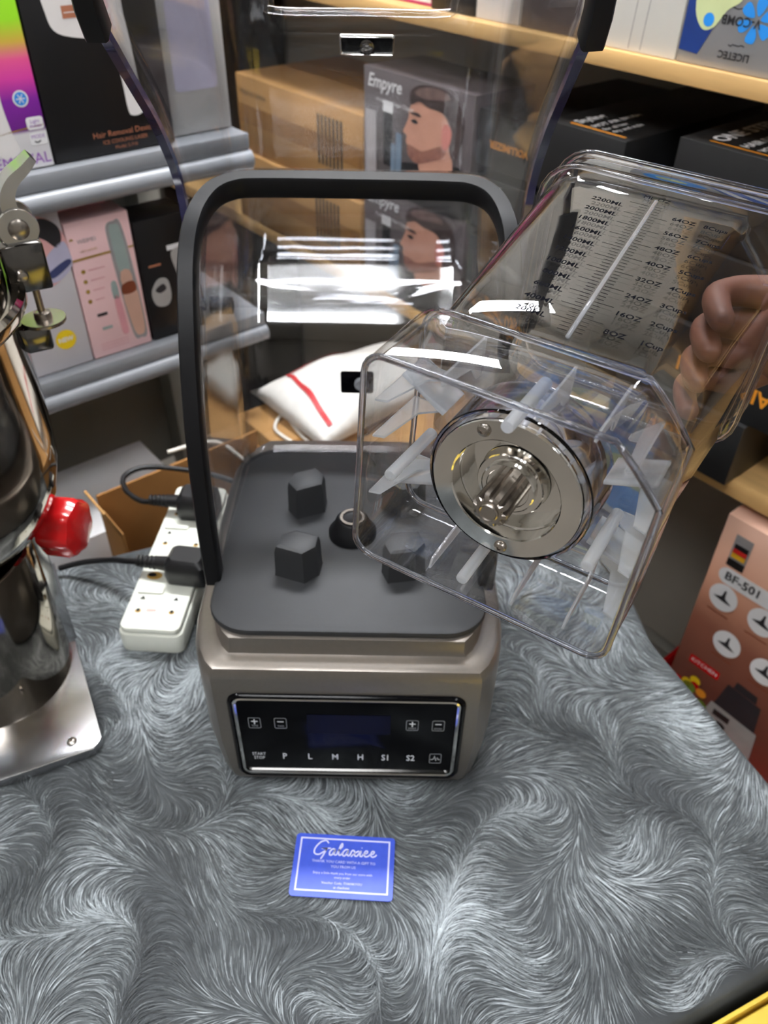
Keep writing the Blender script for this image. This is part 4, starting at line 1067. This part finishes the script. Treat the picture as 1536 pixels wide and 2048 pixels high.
for k in range(6):
    a = k * PI / 3 + .35; cx, cy = X0 + .079, .047; u = Vector((math.cos(a), math.sin(a))); v_ = Vector((-u.y, u.x))
    p.blob('fan_blade#%d' % k, m_fan, [(cx + u.x * .004 + v_.x * .000, cy + u.y * .004), (cx + u.x * .012 + v_.x * .006, cy + u.y * .012 + v_.y * .006), (cx + u.x * .019 + v_.x * .005, cy + u.y * .019 + v_.y * .005), (cx + u.x * .019 - v_.x * .004, cy + u.y * .019 - v_.y * .004), (cx + u.x * .011 - v_.x * .004, cy + u.y * .011 - v_.y * .004)], 2, n=3)
p.text('comb_name', m_dark, 'V-COMB', X0 + .063, .045, .0115, align='CENTER', rot=PI, layer=4, bold=.0002)
p.text('maker_name', m_dark, 'LICETEC', X0 + .064, .0145, .0095, align='CENTER', rot=PI, layer=3, bold=.0002)
p.line('arabic_line', m_dark, [(X0 + .055, .0235), (X0 + .058, .0225), (X0 + .060, .0240), (X0 + .066, .0235), (X0 + .070, .0245), (X0 + .073, .0235)], .0011)
p.line('arabic_line#b', m_dark, [(X0 + .050, .056), (X0 + .056, .0545), (X0 + .061, .0555), (X0 + .066, .0545)], .0008)
p.done()

# ------------------------------------------------------------------ food processor carton below the pine shelf
FBH = .45
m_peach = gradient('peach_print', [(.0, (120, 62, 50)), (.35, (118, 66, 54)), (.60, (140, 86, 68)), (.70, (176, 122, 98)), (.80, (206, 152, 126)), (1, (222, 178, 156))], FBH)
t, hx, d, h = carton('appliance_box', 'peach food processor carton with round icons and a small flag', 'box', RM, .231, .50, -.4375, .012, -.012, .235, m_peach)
p = face(t, d); bx, bz = -(.231 + .50) / 2, .4375
f_ = lambda s, z: (s + bx, z + bz)
m_fl_k = mat('flag_black', (25, 22, 22), .5, var=0); m_fl_r = mat('flag_red', (205, 40, 35), .5, var=0); m_fl_y = mat('flag_gold', (235, 180, 40), .5, var=0)
cx, cy = f_(.2625, -.036); p.rect('flag_card', m_grey_ink, cx - .012, cx + .012, cy - .026, cy + .026); p.rect('flag_caption', m_fl_k, cx - .012, cx + .012, cy - .026, cy - .014, 2)
for k, m_ in enumerate((m_fl_k, m_fl_r, m_fl_y)): p.rect('flag_stripe#%d' % k, m_, cx - .0095, cx + .0095, cy + .012 - .0075 * k - .0075, cy + .012 - .0075 * k, 2 + k)
cx, cy = f_(.298, -.079); p.rr('model_pill', m_white, cx, cy, .052, .0135, .013); p.text('model_number', m_dark, 'BF-501', cx - .043, cy, .0185, layer=2, bold=.0004)
for k, (s_, z_) in enumerate(((.264, -.116), (.322, -.116), (.292, -.186), (.351, -.190), (.385, -.116))):
    cx, cy = f_(s_, z_); p.disc('round_icon#%d' % k, m_white, cx, cy, .0205, .0225); p.blob('icon_blade#%d' % k, m_dark, [(cx - .014, cy - .003), (cx - .003, cy + .001), (cx - .001, cy + .012), (cx + .002, cy + .012), (cx + .003, cy), (cx + .014, cy - .006), (cx, cy - .006)], 2, n=2)
    p.rect('icon_caption#%d' % k, m_brown, cx - .016, cx + .016, cy - .030, cy - .028)
cx, cy = f_(.276, -.250); p.rr('red_banner', m_red, cx, cy, .024, .008, .002); p.text('banner_text', m_white, 'KITCHEN', cx, cy, .010, align='CENTER', layer=2)
fr_c = [m_yell, m_red, m_orange, mat('grape_purple', (70, 50, 90), .5), mat('leaf_green', (110, 140, 50), .5), m_yell, m_orange]
random.seed(5)
for k in range(16):
    cx, cy = f_(.243 + random.uniform(0, .05), -.285 - random.uniform(0, .075)); p.disc('fruit_picture#%d' % k, fr_c[k % 7], cx, cy, random.uniform(.007, .014), layer=2 + k % 5, n=16)
cx, cy = f_(.338, -.300); p.poly('machine_bowl', m_dark, [(cx - .030, cy), (cx - .022, cy + .050), (cx + .030, cy + .046), (cx + .036, cy - .004)], 2); p.poly('machine_lid', m_dark, [(cx - .014, cy + .050), (cx - .012, cy + .064), (cx + .020, cy + .062), (cx + .022, cy + .048)], 3)
p.poly('machine_base', m_silver, [(cx - .034, cy), (cx + .040, cy - .004), (cx + .046, cy - .06), (cx - .044, cy - .056)], 3); p.rect('machine_screen', m_fl_k, cx - .026, cx + .0, cy - .022, cy - .010, 4); p.disc('machine_dial', m_fl_k, cx - .010, cy - .034, .009, .006, layer=4)
p.done()
# red tray under it
tr = thing('plastic_tray', 'red plastic tray under the peach carton', 'tray', rp(.36, .10, FZ + .30), AR)
box('tray_floor', -.19, .19, -.16, .16, 0, .012, m_red, tr, bev=.003)
for x0, x1, y0, y1 in ((-.19, .19, -.16, -.150), (-.19, .19, .150, .16), (-.19, -.18, -.149, .149), (.18, .19, -.149, .149)): box('tray_wall', x0, x1, y0, y1, .012, .035, m_red, tr, bev=.002)
cr = thing('storage_crate', 'grey storage crate under the red tray', 'crate', rp(.36, .10, FZ), AR)
box('crate_body', -.18, .18, -.15, .15, .002, .299, m_greyd, cr, bev=.004); box('crate_rim', -.188, .188, -.158, .158, .27, .285, m_greyd, cr, bev=.003)

# yellow carton below the near table corner
m_ycard = mat('yellow_card', (232, 200, 80), .5, var=.06, scale=14)
yb = thing('yellow_carton', 'yellow carton on the floor beside the table corner', 'carton', (.339, .074, FZ), math.radians(24.8))
box('carton', -.22, .22, -.16, .16, .001, .74, m_ycard, yb, bev=.003)
for s_ in (-1, 1): box('flap', -.21, .21, s_ * .165 - .0015, s_ * .165 + .0015, .60, .739, m_ycard, yb, bev=.0005)

# ------------------------------------------------------------------ open carton, closed carton and white sack behind the table
m_kin = mat('cardboard_inside', (150, 104, 52), .8, var=.12, scale=9, bump=.1)
oc = thing('open_carton', 'open brown carton behind the table by the power strip', 'carton', (-.235, .885, FZ), AL)
cxs = .155
box('side_panel', -.155, .090, .032, .036, 0.001, SZ + .004, m_kin, oc, bev=.0008)
box('side_panel', -.155, -.151, -.03, .031, 0.001, SZ - .02, m_kin, oc, bev=.0008)
box('side_panel', .086, .090, -.03, .031, 0.001, SZ - .02, m_kin, oc, bev=.0008)
box('bottom_panel', -.150, .085, -.03, .031, 0.001, .006, m_kin, oc, bev=.0008)
m = T(-.153, 0, SZ - .02) @ Matrix.Rotation(math.radians(-18), 4, 'Y')
box('flap', -.0035, .0, -.03, .030, .0, .045, m_kraft, oc, m, bev=.0008)
kc = thing('shipping_carton', 'closed brown carton under the white sack', 'carton', (.0, 1.13, FZ), AL, None)
box('carton', -.20, .20, -.14, .14, .001, SZ - .06, m_kraft, kc, bev=.003)
p = Print(kc, T(0, 0, SZ - .0595)); p.rect('packing_tape', m_kraftd, -.197, .197, -.02, .02); p.done()
# sack: a soft folded pillow
m_sack = mat('white_woven_plastic', (226, 222, 214), .5, var=.05, scale=60, bump=.3, bscale=160)
sk = thing('white_sack', 'folded white plastic sack with a red stripe on the carton', 'sack', (-.045, 1.17, -.0585), AL)
n1, n2 = 22, 14; gv = []; gf = []
for side in (1, 0):
    for i in range(n1):
        for j in range(n2):
            u, v = i / (n1 - 1) * 2 - 1, j / (n2 - 1) * 2 - 1
            e = max(0, (1 - abs(u) ** 3)) * max(0, (1 - abs(v) ** 3))
            zz = .014 + (.040 * e ** .6 + .006 * math.sin(u * 7 + v * 3) * e + .004 * math.sin(v * 9 - u * 4) * e if side else -.0135 * e)
            gv.append((u * .150, v * .095 * (1 - .1 * u), zz))
for q in range(2):
    o = q * n1 * n2
    for i in range(n1 - 1):
        for j in range(n2 - 1):
            a = o + i * n2 + j; gf.append((a, a + n2, a + n2 + 1, a + 1))
bm = bmesh.new(); me = bpy.data.meshes.new('sack_body'); me.from_pydata(gv, [], gf); bm.from_mesh(me); bmesh.ops.remove_doubles(bm, verts=bm.verts, dist=.0004); bmesh.ops.recalc_face_normals(bm, faces=bm.faces); bm.to_mesh(me); bm.free()
so = link('sack_body', me, m_sack, sk); shade(so)
def zs_(u, v):
    e = max(0, (1 - abs(u) ** 3)) * max(0, (1 - abs(v) ** 3)); return .0155 + .040 * e ** .6 + .006 * math.sin(u * 7 + v * 3) * e + .004 * math.sin(v * 9 - u * 4) * e
m_redstripe = mat('red_stripe_print', (190, 48, 52), .5, var=.1)
def stripe(a, b):
    P = [(a[0] + (b[0] - a[0]) * k / 16, a[1] + (b[1] - a[1]) * k / 16) for k in range(17)]; vv = []; ff = []
    t_ = Vector((b[0] - a[0], (b[1] - a[1]))).normalized(); q_ = Vector((-t_.y, t_.x)) * .028
    for i, (u, v) in enumerate(P):
        for s_ in (1, -1):
            uu, v2 = u + q_.x * s_, v + q_.y * s_; vv.append((uu * .150, v2 * .095 * (1 - .1 * uu), zs_(uu, v2) + .0004))
        if i: ff.append((2 * i - 2, 2 * i - 1, 2 * i + 1, 2 * i))
    flat('red_stripe', vv, ff, m_redstripe, sk)
stripe((-.80, -.80), (-.62, .75)); stripe((-.62, .75), (.3, .85))
# white cord over the cartons
m_cord = mat('white_cord', (225, 220, 208), .7, var=.08, scale=200)
wc = tube('string_cord', [(-.30, .90, .012), (-.24, .935, .006), (-.19, .93, -.03), (-.15, .965, -.054), (-.10, .985, -.055), (-.14, 1.02, -.055), (-.175, 1.06, -.055), (-.165, 1.10, -.055), (-.13, 1.04, -.055), (-.09, 1.0, -.055), (-.05, .985, -.055), (.0, .985, -.055)], .0028, m_cord, n=8)
tag(wc, 'thin white cord trailing over the cartons behind the blender', 'cord')
